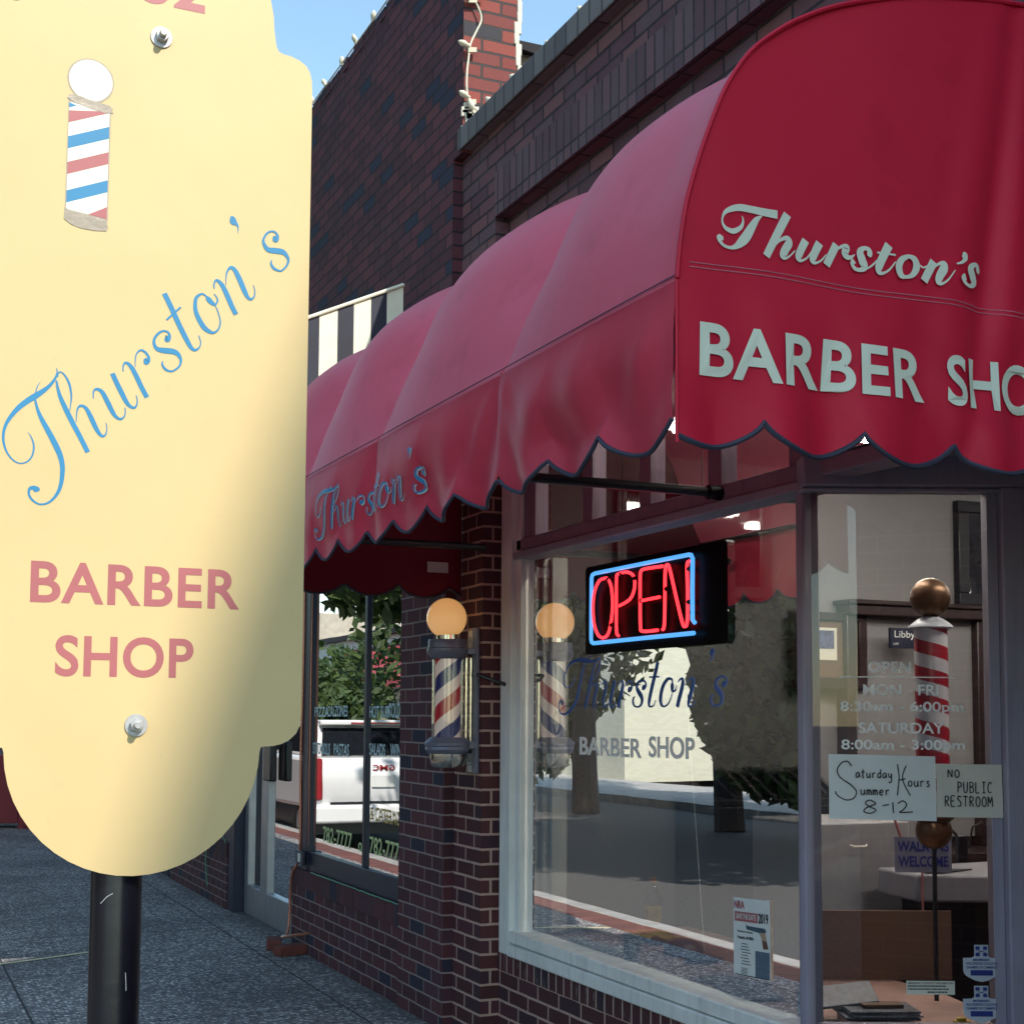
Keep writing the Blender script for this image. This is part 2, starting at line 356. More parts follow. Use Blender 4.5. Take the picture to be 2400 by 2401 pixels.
M['wbrick'] = brick('white_painted_brick', [(0,(.66,.64,.48)),(.5,(.70,.68,.52))], (.56,.54,.42), bump=.3, dirt=.25, dirtcol=(.5,.5,.46))
M['greyblk'] = plain('grey_render', (.55,.54,.50), .9, var=.15, scale=3)
M['tan'] = plain('tan_render', (.42,.36,.28), .9, var=.15, scale=3)
M['redwood'] = wood_paint('red_stained_wood', (.30,.035,.045), streak=.4, dark=(.12,.02,.03))
M['copper'] = plain('copper_rope', (.45,.17,.10), .35, .5, .35, scale=120)
M['green'] = plain('green_wire', (.08,.30,.16), .5)
M['gold'] = plain('gold_lettering', (.75,.52,.18), .5)
M['pgreen'] = plain('pale_green_lettering', (.62,.74,.34), .5)
M['ice'] = plain('pale_blue_lettering', (.62,.80,.84), .5)
M['greylet'] = plain('grey_vinyl', (.86,.86,.82), .5, var=.05)
M['whitelet'] = plain('white_vinyl', (.86,.86,.82), .5, var=.05)
M['winblue'] = plain('window_blue_vinyl', (.02,.10,.34), .5, var=.1)
# ---------------------------------------------------------------- lettering
def glyphs(txt, bold=0., spacing=1.):
    c = bpy.data.curves.new('t', 'FONT'); c.body = txt; c.size = 1; c.offset = bold; c.space_character = spacing; c.resolution_u = 6
    o = bpy.data.objects.new('t', c); COL.objects.link(o)
    dg = bpy.context.evaluated_depsgraph_get(); dg.update(); me = bpy.data.meshes.new_from_object(o.evaluated_get(dg))
    v = [(p.co.x, p.co.y) for p in me.vertices]; f = [list(p.vertices) for p in me.polygons]
    bpy.data.objects.remove(o); bpy.data.curves.remove(c); bpy.data.meshes.remove(me)
    return v, f
def put_text(txt, P, u, v, w, h, name, mat, parent, bold=0., spacing=1., fn=None, mb=None):
    """txt fitted into a w x h box whose lower left corner is P, along unit vectors u, v"""
    g, f = glyphs(txt, bold, spacing); P, u, v = Vector(P), Vector(u), Vector(v)
    x0 = min(a for a, b in g); x1 = max(a for a, b in g); y0 = min(b for a, b in g); y1 = max(b for a, b in g)
    vs = [P + u*((a-x0)/(x1-x0)*w) + v*((b-y0)/(y1-y0)*h) for a, b in g]
    if fn: vs = [fn(q) for q in vs]
    if mb is not None: mb.add(vs, f); return mb
    return mesh_obj(name, vs, f, None, [mat], parent=parent)
def catmull(pts, k=5):
    out = []
    n = len(pts)
    for i in range(n-1):
        p0, p1, p2, p3 = pts[max(0, i-1)], pts[i], pts[i+1], pts[min(n-1, i+2)]
        for j in range(k):
            t = j/k
            out.append(tuple(.5*(2*b + (c-a)*t + (2*a-5*b+4*c-d)*t*t + (3*b-a-3*c+d)*t*t*t) for a, b, c, d in zip(p0, p1, p2, p3)))
    out.append(tuple(pts[-1])); return out
def ribbon(mb, pts, to3, k=5, wmul=1., off=0.):
    """flat pen stroke of varying width; to3(x, y, lift) places it"""
    p = catmull(pts, k) if k > 1 else pts; vs = []; n = len(p)
    for i in range(n):
        a = p[max(0, i-1)]; b = p[min(n-1, i+1)]; dx, dy = b[0]-a[0], b[1]-a[1]; L = math.hypot(dx, dy) or 1
        nx, ny = -dy/L, dx/L; w = max(.0004, p[i][2]*wmul)*.5
        vs += [to3(p[i][0]+nx*w, p[i][1]+ny*w, off), to3(p[i][0]-nx*w, p[i][1]-ny*w, off)]
    mb.add(vs, [[2*i, 2*i+1, 2*i+3, 2*i+2] for i in range(n-1)])
# pen strokes of the two scripts: (x, z, width) in metres
SCRIPT = [[(-2.2844,1.9478,0.0006),(-2.2788,1.9403,0.0020),(-2.2746,1.9286,0.0028),(-2.2743,1.9179,0.0030),(-2.2771,1.9070,0.0028),(-2.2838,1.8985,0.0025),(-2.2943,1.8947,0.0022),(-2.3044,1.8981,0.0025),(-2.3134,1.9074,0.0030),(-2.3194,1.9195,0.0035),(-2.3223,1.9338,0.0042),(-2.3215,1.9485,0.0047),(-2.3170,1.9622,0.0057),(-2.3087,1.9763,0.0070),(-2.2985,1.9893,0.0083),(-2.2863,2.0006,0.0093),(-2.2752,2.0091,0.0098),(-2.2628,2.0191,0.0079),(-2.2529,2.0288,0.0058),(-2.2444,2.0412,0.0043),(-2.2410,2.0504,0.0031),(-2.2407,2.0559,0.0020),(-2.2421,2.0609,0.0010)],
[(-2.2668,2.0347,0.0006),(-2.2707,2.0284,0.0015),(-2.2728,2.0214,0.0018),(-2.2741,2.0146,0.0020)],
[(-2.2744,2.0038,0.0033),(-2.2701,1.9880,0.0050),(-2.2627,1.9713,0.0073),(-2.2546,1.9572,0.0086),(-2.2452,1.9405,0.0094),(-2.2371,1.9251,0.0097),(-2.2310,1.9108,0.0089),(-2.2276,1.8949,0.0079),(-2.2275,1.8801,0.0074),(-2.2290,1.8652,0.0064),(-2.2331,1.8515,0.0056),(-2.2410,1.8389,0.0043),(-2.2509,1.8308,0.0033),(-2.2622,1.8287,0.0030),(-2.2711,1.8328,0.0035),(-2.2770,1.8390,0.0038),(-2.2797,1.8462,0.0038),(-2.2783,1.8536,0.0050),(-2.2724,1.8553,0.0078),(-2.2673,1.8524,0.0106),(-2.2656,1.8498,0.0063)],
[(-2.2415,2.0395,0.0031),(-2.2381,2.0236,0.0051),(-2.2325,2.0079,0.0072),(-2.2223,1.9872,0.0085),(-2.2128,1.9691,0.0085),(-2.2019,1.9497,0.0083),(-2.1873,1.9222,0.0080)],
[(-2.2400,2.0458,0.0026),(-2.2389,2.0513,0.0023),(-2.2352,2.0548,0.0023),(-2.2279,2.0491,0.0031),(-2.2212,2.0375,0.0039),(-2.2175,2.0230,0.0033),(-2.2165,2.0108,0.0026),(-2.2175,1.9999,0.0018),(-2.2183,1.9903,0.0013)],
[(-2.2074,1.9723,0.0013),(-2.2074,1.9832,0.0018),(-2.2063,1.9928,0.0026),(-2.2033,1.9992,0.0039),(-2.1975,2.0004,0.0047),(-2.1908,1.9950,0.0067),(-2.1833,1.9813,0.0081),(-2.1764,1.9670,0.0078),(-2.1696,1.9560,0.0063),(-2.1642,1.9517,0.0044),(-2.1597,1.9541,0.0029),(-2.1573,1.9619,0.0018),(-2.1575,1.9687,0.0016),(-2.1592,1.9754,0.0013)],
[(-2.1806,2.0151,0.0018),(-2.1812,2.0225,0.0023),(-2.1794,2.0295,0.0034),(-2.1736,2.0315,0.0052),(-2.1663,2.0268,0.0073),(-2.1580,2.0125,0.0084),(-2.1497,1.9968,0.0079),(-2.1435,1.9878,0.0061),(-2.1361,1.9837,0.0042),(-2.1302,1.9870,0.0029),(-2.1275,1.9948,0.0021),(-2.1280,2.0044,0.0016)],
[(-2.1507,2.0614,0.0082),(-2.1430,2.0456,0.0085),(-2.1333,2.0273,0.0085),(-2.1256,2.0136,0.0074),(-2.1195,2.0073,0.0056),(-2.1128,2.0056,0.0043),(-2.1089,2.0104,0.0029),(-2.1080,2.0188,0.0021),(-2.1100,2.0274,0.0016)],
[(-2.1326,2.0667,0.0019),(-2.1332,2.0743,0.0024),(-2.1307,2.0812,0.0035),(-2.1254,2.0814,0.0053),(-2.1185,2.0745,0.0075),(-2.1102,2.0601,0.0083),(-2.1017,2.0430,0.0083),(-2.0918,2.0257,0.0083)],
[(-2.1129,2.0766,0.0011),(-2.1130,2.0905,0.0019),(-2.1108,2.1005,0.0024),(-2.1043,2.1068,0.0035),(-2.0968,2.1041,0.0043),(-2.0912,2.0971,0.0046),(-2.0917,2.0901,0.0081),(-2.0951,2.0883,0.0124),(-2.0991,2.0879,0.0067)],
[(-2.0643,2.1323,0.0054),(-2.0602,2.1321,0.0125),(-2.0562,2.1375,0.0055),(-2.0591,2.1435,0.0038),(-2.0667,2.1450,0.0035),(-2.0754,2.1395,0.0041),(-2.0819,2.1289,0.0046),(-2.0816,2.1191,0.0054),(-2.0760,2.1121,0.0076),(-2.0638,2.1107,0.0098),(-2.0501,2.1108,0.0098),(-2.0411,2.1069,0.0082),(-2.0358,2.0976,0.0047),(-2.0372,2.0876,0.0036),(-2.0439,2.0799,0.0033),(-2.0520,2.0755,0.0033),(-2.0616,2.0780,0.0046),(-2.0673,2.0858,0.0035),(-2.0667,2.0921,0.0016)],
[(-2.0668,2.2115,0.0090),(-2.0546,2.1884,0.0090),(-2.0402,2.1592,0.0091),(-2.0272,2.1353,0.0088),(-2.0186,2.1214,0.0072),(-2.0116,2.1176,0.0047),(-2.0048,2.1223,0.0028),(-2.0019,2.1311,0.0019),(-2.0035,2.1380,0.0019),(-2.0058,2.1442,0.0017)],
[(-2.0620,2.1650,0.0033),(-2.0502,2.1777,0.0033),(-2.0379,2.1908,0.0033)],
[(-1.9943,2.2160,0.0028),(-2.0021,2.2190,0.0036),(-2.0110,2.2117,0.0056),(-2.0132,2.2007,0.0064),(-2.0118,2.1867,0.0075),(-2.0052,2.1719,0.0086),(-1.9959,2.1588,0.0089),(-1.9859,2.1529,0.0067),(-1.9789,2.1526,0.0042),(-1.9720,2.1588,0.0031),(-1.9684,2.1707,0.0025),(-1.9705,2.1833,0.0022),(-1.9750,2.1956,0.0020),(-1.9786,2.2016,0.0017)],
[(-1.9943,2.2160,0.0028),(-1.9900,2.2108,0.0089),(-1.9829,2.2046,0.0076),(-1.9772,2.2022,0.0036)],
[(-1.9807,2.2220,0.0014),(-1.9754,2.2156,0.0025),(-1.9743,2.2093,0.0031),(-1.9775,2.2027,0.0028)],
[(-1.9804,2.2314,0.0020),(-1.9811,2.2377,0.0025),(-1.9789,2.2452,0.0036),(-1.9747,2.2465,0.0051),(-1.9668,2.2396,0.0079),(-1.9579,2.2236,0.0090),(-1.9490,2.2046,0.0088),(-1.9409,2.1898,0.0085)],
[(-1.9600,2.2405,0.0011),(-1.9600,2.2549,0.0020),(-1.9574,2.2668,0.0034),(-1.9512,2.2734,0.0057),(-1.9440,2.2686,0.0080),(-1.9358,2.2539,0.0094),(-1.9269,2.2348,0.0089),(-1.9209,2.2241,0.0066),(-1.9151,2.2205,0.0046),(-1.9095,2.2255,0.0029),(-1.9079,2.2344,0.0020),(-1.9091,2.2415,0.0017),(-1.9110,2.2471,0.0014)],
[(-1.9532,2.3664,0.0034),(-1.9509,2.3623,0.0102),(-1.9487,2.3569,0.0125),(-1.9436,2.3533,0.0057),(-1.9403,2.3473,0.0023),(-1.9407,2.3371,0.0007)],
[(-1.8776,2.3362,0.0058),(-1.8725,2.3369,0.0128),(-1.8685,2.3427,0.0050),(-1.8727,2.3486,0.0038),(-1.8801,2.3497,0.0032),(-1.8887,2.3441,0.0038),(-1.8943,2.3323,0.0043),(-1.8926,2.3238,0.0064),(-1.8852,2.3153,0.0090),(-1.8706,2.3152,0.0105),(-1.8574,2.3142,0.0094),(-1.8484,2.3037,0.0053),(-1.8504,2.2917,0.0038),(-1.8583,2.2818,0.0032),(-1.8641,2.2793,0.0035),(-1.8744,2.2826,0.0052),(-1.8796,2.2906,0.0038),(-1.8783,2.2973,0.0015)]]
BOLD = [[(-0.8619,2.5430,0.0020),(-0.8594,2.5321,0.0048),(-0.8640,2.5193,0.0088),(-0.8770,2.5096,0.0111),(-0.8879,2.5068,0.0111),(-0.9027,2.5110,0.0087),(-0.9105,2.5209,0.0051),(-0.9105,2.5330,0.0043),(-0.9025,2.5462,0.0091),(-0.8846,2.5559,0.0131),(-0.8647,2.5607,0.0152),(-0.8367,2.5607,0.0157),(-0.8045,2.5597,0.0171),(-0.7719,2.5598,0.0185)],
[(-0.8116,2.5507,0.0016),(-0.8248,2.5409,0.0121),(-0.8370,2.5234,0.0181),(-0.8512,2.5005,0.0221),(-0.8633,2.4867,0.0200),(-0.8773,2.4752,0.0119),(-0.8911,2.4703,0.0071),(-0.9069,2.4726,0.0067),(-0.9167,2.4806,0.0086),(-0.9166,2.4875,0.0177),(-0.9136,2.4939,0.0098)],
[(-0.7466,2.5642,0.0203),(-0.7744,2.5143,0.0193),(-0.8012,2.4648,0.0179)],
[(-0.7869,2.4787,0.0016),(-0.7725,2.4982,0.0041),(-0.7581,2.5090,0.0082),(-0.7468,2.5107,0.0124),(-0.7438,2.5006,0.0190),(-0.7532,2.4852,0.0189),(-0.7584,2.4723,0.0177),(-0.7534,2.4669,0.0074),(-0.7420,2.4728,0.0041),(-0.7274,2.4872,0.0029)],
[(-0.6998,2.5140,0.0188),(-0.7151,2.4854,0.0183),(-0.7183,2.4718,0.0154),(-0.7107,2.4676,0.0062),(-0.6965,2.4758,0.0042),(-0.6859,2.4896,0.0025)],
[(-0.6636,2.5131,0.0201),(-0.6786,2.4853,0.0189),(-0.6815,2.4717,0.0155),(-0.6736,2.4675,0.0059),(-0.6588,2.4758,0.0042),(-0.6460,2.4900,0.0025)],
[(-0.6192,2.5160,0.0197),(-0.6463,2.4660,0.0186)],
[(-0.6355,2.4861,0.0017),(-0.6183,2.5046,0.0043),(-0.6032,2.5139,0.0086),(-0.5915,2.5129,0.0159),(-0.5970,2.5005,0.0180),(-0.5907,2.4924,0.0129),(-0.5800,2.4931,0.0078),(-0.5700,2.5007,0.0022)],
[(-0.5320,2.5013,0.0087),(-0.5297,2.5079,0.0144),(-0.5318,2.5166,0.0109),(-0.5448,2.5184,0.0096),(-0.5558,2.5078,0.0182),(-0.5506,2.4906,0.0209),(-0.5448,2.4770,0.0187),(-0.5542,2.4682,0.0100),(-0.5704,2.4690,0.0086),(-0.5777,2.4796,0.0099),(-0.5722,2.4867,0.0138)],
[(-0.5401,2.4714,0.0030),(-0.5247,2.4816,0.0044),(-0.5092,2.4964,0.0031)],
[(-0.4767,2.5354,0.0222),(-0.4937,2.5058,0.0212),(-0.5050,2.4825,0.0198),(-0.5052,2.4708,0.0136),(-0.4943,2.4687,0.0066),(-0.4765,2.4792,0.0049),(-0.4585,2.4999,0.0027)],
[(-0.5100,2.5134,0.0044),(-0.4848,2.5143,0.0044),(-0.4587,2.5148,0.0044)],
[(-0.4203,2.5180,0.0081),(-0.4406,2.5078,0.0148),(-0.4502,2.4901,0.0183),(-0.4446,2.4718,0.0156),(-0.4302,2.4688,0.0076),(-0.4121,2.4762,0.0126),(-0.4010,2.4951,0.0190),(-0.4058,2.5118,0.0158),(-0.4214,2.5178,0.0081)],
[(-0.3914,2.5010,0.0036),(-0.3825,2.4967,0.0041),(-0.3711,2.5020,0.0032)],
[(-0.3526,2.5147,0.0211),(-0.3808,2.4658,0.0200)],
[(-0.3715,2.4790,0.0018),(-0.3506,2.5021,0.0046),(-0.3344,2.5126,0.0083),(-0.3248,2.5112,0.0152),(-0.3267,2.4998,0.0217),(-0.3378,2.4817,0.0198),(-0.3399,2.4694,0.0170),(-0.3308,2.4660,0.0064),(-0.3145,2.4774,0.0042),(-0.2956,2.5013,0.0023)],
[(-0.2750,2.5404,0.0117),(-0.2692,2.5375,0.0187),(-0.2671,2.5313,0.0131),(-0.2766,2.5216,0.0070),(-0.2918,2.5161,0.0032)],
[(-0.2244,2.5054,0.0095),(-0.2226,2.5113,0.0142),(-0.2263,2.5211,0.0118),(-0.2381,2.5217,0.0108),(-0.2489,2.5105,0.0202),(-0.2423,2.4927,0.0217),(-0.2379,2.4803,0.0188),(-0.2498,2.4703,0.0094),(-0.2660,2.4747,0.0084),(-0.2727,2.4858,0.0131),(-0.2657,2.4896,0.0164)]]
# ================================================================= GROUND
def sheet(name, x0, x1, y0, y1, z, mat): return tag(mesh_obj(name, [(x0,y0,z),(x1,y0,z),(x1,y1,z),(x0,y1,z)], [[0,1,2,3]], None, [mat]), kind='structure')
sheet('ground', -400, 400, -400, 400, -.36, M['asph'])
sheet('street', -11.5, -2.35, -60, 140, -.30, M['asph'])
MB().box(-1.95, 12, -14, 75, -.30, 0).build('sidewalk', M['pave']); tag(bpy.data.objects['sidewalk'], kind='structure')
tag(MB().box(-2.22, -1.95, -14, 75, -.30, -.002).build('paver_strip', M['paver']), kind='structure')
tag(MB().box(-2.37, -2.22, -14, 75, -.34, .004).build('kerb', M['conc'], bevel=.012), kind='structure')
tag(MB().box(-15.2, -11.5, -40, 120, -.34, -.14).build('far_sidewalk', M['conc']), kind='structure')
# sunlit streak across the walk, put in as a pale strip
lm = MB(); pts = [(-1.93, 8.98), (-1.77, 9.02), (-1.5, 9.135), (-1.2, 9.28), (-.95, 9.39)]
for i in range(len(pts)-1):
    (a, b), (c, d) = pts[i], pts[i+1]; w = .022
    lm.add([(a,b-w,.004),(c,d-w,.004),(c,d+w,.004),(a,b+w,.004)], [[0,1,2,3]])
tag(lm.build('sun_streak', M['yellow']), kind='structure')

# ================================================================= BARBER BUILDING
bb = thing('barber_shop_building', 'low dark brick barber shop with pale painted shopfront under the red awning', 'building', (0,4.3,0))
B = 'brick_barber'
m = MB()
X = .05
# wall above the shopfront: right frame of the recessed panel, the panel, the strips round it
m.box(X, .45, 5.90, 6.312, 2.92, 4.225)
m.box(X, .45, 2.30, 5.90, 4.012, 4.225)
m.box(.12, .45, 2.30, 5.90, 2.92, 3.80)
m.box(X-.004, .45, 2.30, 5.904, 3.80, 4.012, 1)
m.box(X, .45, 2.16, 2.30, 2.92, 4.225)
m.build('brick_wall', [M['brick_barber'], M['soldier_barber']], bb)
MB().box(-.012, .47, 2.16, 6.235, 4.225, 4.335).build('coping', M['coping'], bb, bevel=.006)
MB().box(.45, 11.5, 2.16, 6.2, 3.9, 4.0).build('roof', M['tar'], bb)
m = MB(); m.box(X, .40, 6.016, 6.352, 0, 2.92); m.build('brick_pier', M['brick_pier'], bb)
lw = MB()
lw.box(.14, .40, 3.66, 6.016, 0, .337, 0); lw.box(.134, .40, 3.66, 6.012, .337, .430, 1)
p2a, p2b, p2c = Vector((.14,3.637,0)), Vector((.672,3.399,0)), Vector((1.06,3.226,0))
d2 = (p2b-p2a).normalized(); n2 = Vector((d2.y, -d2.x, 0))     # n2 points to the street side
if n2.y > 0: n2 = -n2
def on2(s, off, z): q = p2a + d2*s + n2*off; return (q.x, q.y, z)
L2 = (p2b-p2a).length
def box2(mb, s0, s1, o0, o1, z0, z1, m=0): return mb.hexa([on2(s0,o0,0)[:2], on2(s1,o0,0)[:2], on2(s1,o1,0)[:2], on2(s0,o1,0)[:2]], z0, z1, m)
box2(lw, .03, 1.0, .03, -.2, 0, .40, 0)
lw.build('low_brick_wall', [M['brick_pier'], M['rowlock_low']], bb)
# ---- display window along the street
dw = MB()
dw.box(.150, .24, 5.815, 6.015, .43, 2.92)                 # jamb
dw.box(.128, .16, 5.872, 5.99, .415, 2.92)
for k, (a, b) in enumerate(((5.775,5.812),(5.745,5.772),(5.715,5.742))): dw.box(.20+.03*k, .34, a, b, .53, 2.2)   # stepped inner stops
dw.box(.116, .26, 3.70, 5.87, .416, .4715); dw.box(.124, .26, 3.70, 5.87, .475, .528)
f1 = dw.build('display_window', M['white'], bb, bevel=.006)
hb = MB()
hb.box(.150, .26, 2.20, 5.87, 2.233, 2.292)
hb.build('shopfront_beam', M['mauve'], bb, bevel=.008)
MB().box(.132, .25, 3.655, 5.873, 2.198, 2.2325).build('head_trim', M['lav'], bb, bevel=.006)
m = MB(); m.box(.137,.20,3.655,3.690,.528,2.198); m.box(.148,.20,3.690,3.712,.528,2.198); m.box(.160,.20,3.712,3.728,.528,2.198)
m.build('corner_mullion', M['lav'], bb, bevel=.007)
mesh_obj('pane', [(.185,3.715,.528),(.185,5.80,.528),(.185,5.80,2.2),(.185,3.715,2.2)], [[0,1,2,3]], None, [M['glass']], parent=f1)
# ---- transom lights
tw = MB()
for a, b in ((5.70,5.872),(5.148,5.235),(4.666,4.752),(4.171,4.256),(3.683,3.768),(3.20,3.285),(2.7,2.785)): tw.box(.165, .235, a, b, 2.292, 2.86)
tw.box(.165, .235, 2.2, 5.87, 2.86, 2.95)
tf = tw.build('transom_window', M['mauve'], bb, bevel=.005)
for a, b in ((5.235,5.70),(4.752,5.148),(4.256,4.666),(3.768,4.171),(3.285,3.683),(2.785,3.2)):
    mesh_obj('pane', [(.2,a,2.292),(.2,b,2.292),(.2,b,2.86),(.2,a,2.86)], [[0,1,2,3]], None, [M['glass2']], parent=tf)
# ---- angled side window
sw = MB()
box2(sw, -.02, L2+.42, .05, -.06, 2.204, 2.30); box2(sw, L2+.012, L2+.40, .045, -.06, 0, 2.204)
box2(sw, .015, L2+.012, .05, -.05, .50, .552)
box2(sw, -.02, L2+.42, .028, -.04, 2.19, 2.2035)
sf = sw.build('side_window', M['lav'], bb, bevel=.006)
m = MB(); box2(m, L2-.022, L2+.010, .004, -.05, .552, 2.19); m.build('glazing_stop', M['lav'], sf)
mesh_obj('pane', [on2(.012,0,.552), on2(L2-.02,0,.552), on2(L2-.02,0,2.19), on2(.012,0,2.19)], [[0,1,2,3]], None, [M['glass2']], parent=sf)
MB().poly([(.15,2.2,2.296),(.15,3.68,2.296),on2(.0,0,2.296),on2(L2+.42,0,2.296),(1.06,2.2,2.296)]).build('soffit', M['lav'], bb)
dr = MB(); dr.box(1.04,1.09,2.30,2.42,0,2.19); dr.box(1.04,1.09,3.11,3.22,0,2.19); dr.box(1.04,1.09,2.42,3.11,0,.25); dr.box(1.04,1.09,2.42,3.11,2.05,2.19)
do = dr.build('door', M['lav'], bb); mesh_obj('pane', [(1.065,2.42,.25),(1.065,3.11,.25),(1.065,3.11,2.05),(1.065,2.42,2.05)], [[0,1,2,3]], None, [M['glass2']], parent=do)
# ---- rooms behind the glass
m = MB(); m.poly([(.26,6.15,0),(8,6.15,0),(8,6.15,2.8),(.26,6.15,2.8)]); m.poly([(8,2,0),(8,6.15,0),(8,6.15,2.8),(8,2,2.8)]); m.poly([(.3,2.1,0),(8,2.1,0),(8,2.1,2.8),(.3,2.1,2.8)])
m.build('interior_wall', M['inwall'], bb)
MB().poly([(.24,2.1,2.8),(8,2.1,2.8),(8,6.15,2.8),(.24,6.15,2.8)]).build('ceiling', M['inceil'], bb)
MB().poly([(.24,2.1,.06),(8,2.1,.06),(8,6.15,.06),(.24,6.15,.06)]).build('interior_floor', M['infloor'], bb)
m = MB(); m.hexa([(.20,3.75),(.20,5.70),(.95,5.70),(.95,4.0),(.78,3.42),(.66,3.47)], .47, .527); m.box(.93,.96,4.0,5.7,.10,.47); m.build('display_shelf', M['shelf'], bb)

# ================================================================= RESTAURANT BUILDING
rb = thing('restaurant_building', 'taller dark brick restaurant with navy framed windows left of the barber pole', 'building', (0,9,0))
m = MB()
m.box(0, .285, 6.195, 16.5, 4.215, 5.44); m.box(0, .285, 6.315, 16.5, 2.75, 4.215)
m.box(.285, 9, 6.36, 16.5, 2.75, 4.6)
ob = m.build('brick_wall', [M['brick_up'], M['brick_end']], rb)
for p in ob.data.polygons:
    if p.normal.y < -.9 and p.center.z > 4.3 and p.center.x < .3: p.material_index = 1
# rough top course
m = MB()
y = 6.2; random.seed(3)
while y < 16.4:
    w = .098; m.box(-.004+random.uniform(-.004,.004), .29, y, y+w-.01, 5.44, 5.505+random.uniform(-.006,.01)); y += w
m.build('parapet_cap', M['brick_up'], rb)
m = MB(); random.seed(5)
z = 4.40
pts = []
while z < 5.5:
    m.obox((.292+random.uniform(-.008,.012), 6.20, z), (.012+random.uniform(0,.008),0,0), (0,.010,0), (0,0,.03)); z += .055
for i in range(14): m.obox((.03+random.uniform(-.02,.05), 6.192, 4.36+random.uniform(-.04,.09)), (.02,0,.004), (0,.006,0), (0,0,.018))
m.build('mortar_dabs', M['card'], rb, bevel=.004)
m = MB(); m.box(.30,.78,6.26,8.5,4.3,4.80); m.build('roof_hut', M['hut'], rb)
m = MB(); m.hexa([(.27,6.20),(.56,6.20),(.56,8.6),(.27,8.6)], 4.805, 4.835); m.add([(.27,6.195,4.80),(.56,6.195,4.76),(.56,6.195,4.835),(.27,6.195,4.835)], [[0,1,2,3]]); m.build('hut_roof', M['tar'], rb)
m = MB(); m.box(0,.32,6.362,6.99,0,2.75); m.build('brick_pier', M['brick_low'], rb)
for y0, y1 in ((6.99,9.06),(10.92,13.2)):
    m = MB(); m.box(.012,.3,y0,y1,0,.396); m.box(.006,.3,y0,y1+.002,.396,.507,1); m.build('low_brick_wall', [M['brick_low'], M['rowlock_rest']], rb)
m = MB(); m.box(.03,.14,6.99,8.90,.507,.633); m.box(.03,.14,6.99,8.9,2.45,2.75); m.box(.02,.12,8.76,8.90,.507,2.75); m.box(.034,.09,7.655,7.70,.633,2.45)
wf = m.build('shop_window', M['navy'], rb, bevel=.004)
mesh_obj('pane', [(.05,6.99,.633),(.05,7.655,.633),(.05,7.655,2.45),(.05,6.99,2.45)], [[0,1,2,3]], None, [M['glassr']], parent=wf)
mesh_obj('pane', [(.05,7.70,.633),(.05,8.76,.633),(.05,8.76,2.45),(.05,7.70,2.45)], [[0,1,2,3]], None, [M['glassr']], parent=wf)
U, V = (0,-1,0), (0,0,1)
for txt, y0, z0, w, h, mt in (('PIZZA',8.72,1.478,.30,.062,'ice'),('CALZONES',8.437,1.479,.40,.066,'ice'),('HOT SUBS',7.63,1.474,.36,.066,'ice'),('COLD SUBS',7.309,1.475,.36,.08,'ice'),
    ('STROMBOLIS',8.752,1.243,.375,.072,'ice'),('PASTAS',8.30,1.246,.30,.072,'ice'),('SALADS',7.625,1.266,.27,.066,'ice'),('WINGS',7.27,1.266,.27,.07,'ice'),('& CATERING',7.60,.905,.50,.075,'gold'),
    ('782-7777',8.50,.712,.58,.095,'pgreen'),('or',7.80,.716,.13,.05,'pgreen'),('782-7777',7.597,.722,.56,.094,'pgreen')):
    put_text(txt, (.046,y0,z0), U, V, w, h, 'lettering', M[mt], wf, bold=.012)
# door and sidelight
m = MB(); 
m.box(.10,.16,9.07,9.13,0,2.4); m.box(.10,.16,10.06,10.24,0,2.4); m.box(.10,.16,10.62,10.72,0,2.4); m.box(.10,.16,9.13,10.06,0,.22); m.box(.10,.16,10.24,10.62,0,.22); m.box(.10,.16,9.07,10.72,2.4,2.52)
df = m.build('door', M['alu'], rb, bevel=.006)
mesh_obj('pane', [(.13,9.13,.22),(.13,10.06,.22),(.13,10.06,2.4),(.13,9.13,2.4)], [[0,1,2,3]], None, [M['glassr']], parent=df)
mesh_obj('pane', [(.13,10.24,.22),(.13,10.62,.22),(.13,10.62,2.4),(.13,10.24,2.4)], [[0,1,2,3]], None, [M['glassr']], parent=df)
MB().box(.05,.10,9.82,10.02,1.02,1.30).build('handle', M['black'], df, bevel=.01)
m = MB(); m.box(.02,.2,10.74,10.92,0,2.75); m.box(.10,.2,9.07,10.74,2.52,2.75); m.box(.03,.12,10.92,13.2,.507,.633); m.box(.03,.12,13.1,13.3,0,2.75); m.box(.03,.12,10.92,13.3,2.45,2.75); m.box(.02,.3,13.3,16.5,0,2.75)
m.build('navy_frame', M['navy'], rb)
mesh_obj('pane', [(.06,10.92,.633),(.06,13.1,.633),(.06,13.1,2.45),(.06,10.92,2.45)], [[0,1,2,3]], None, [M['glassr']], parent=rb)
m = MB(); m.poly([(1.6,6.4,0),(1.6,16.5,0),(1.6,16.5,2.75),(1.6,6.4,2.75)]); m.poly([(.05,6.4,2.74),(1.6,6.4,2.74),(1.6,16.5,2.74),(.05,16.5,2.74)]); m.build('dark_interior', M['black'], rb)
m = MB(); m.box(-.012,.006,8.74,8.90,.545,.63); m.box(-.016,-.012,8.79,8.845,.56,.615,1); m.build('outlet_box', [M['navy'], M['paper']], rb, bevel=.003)
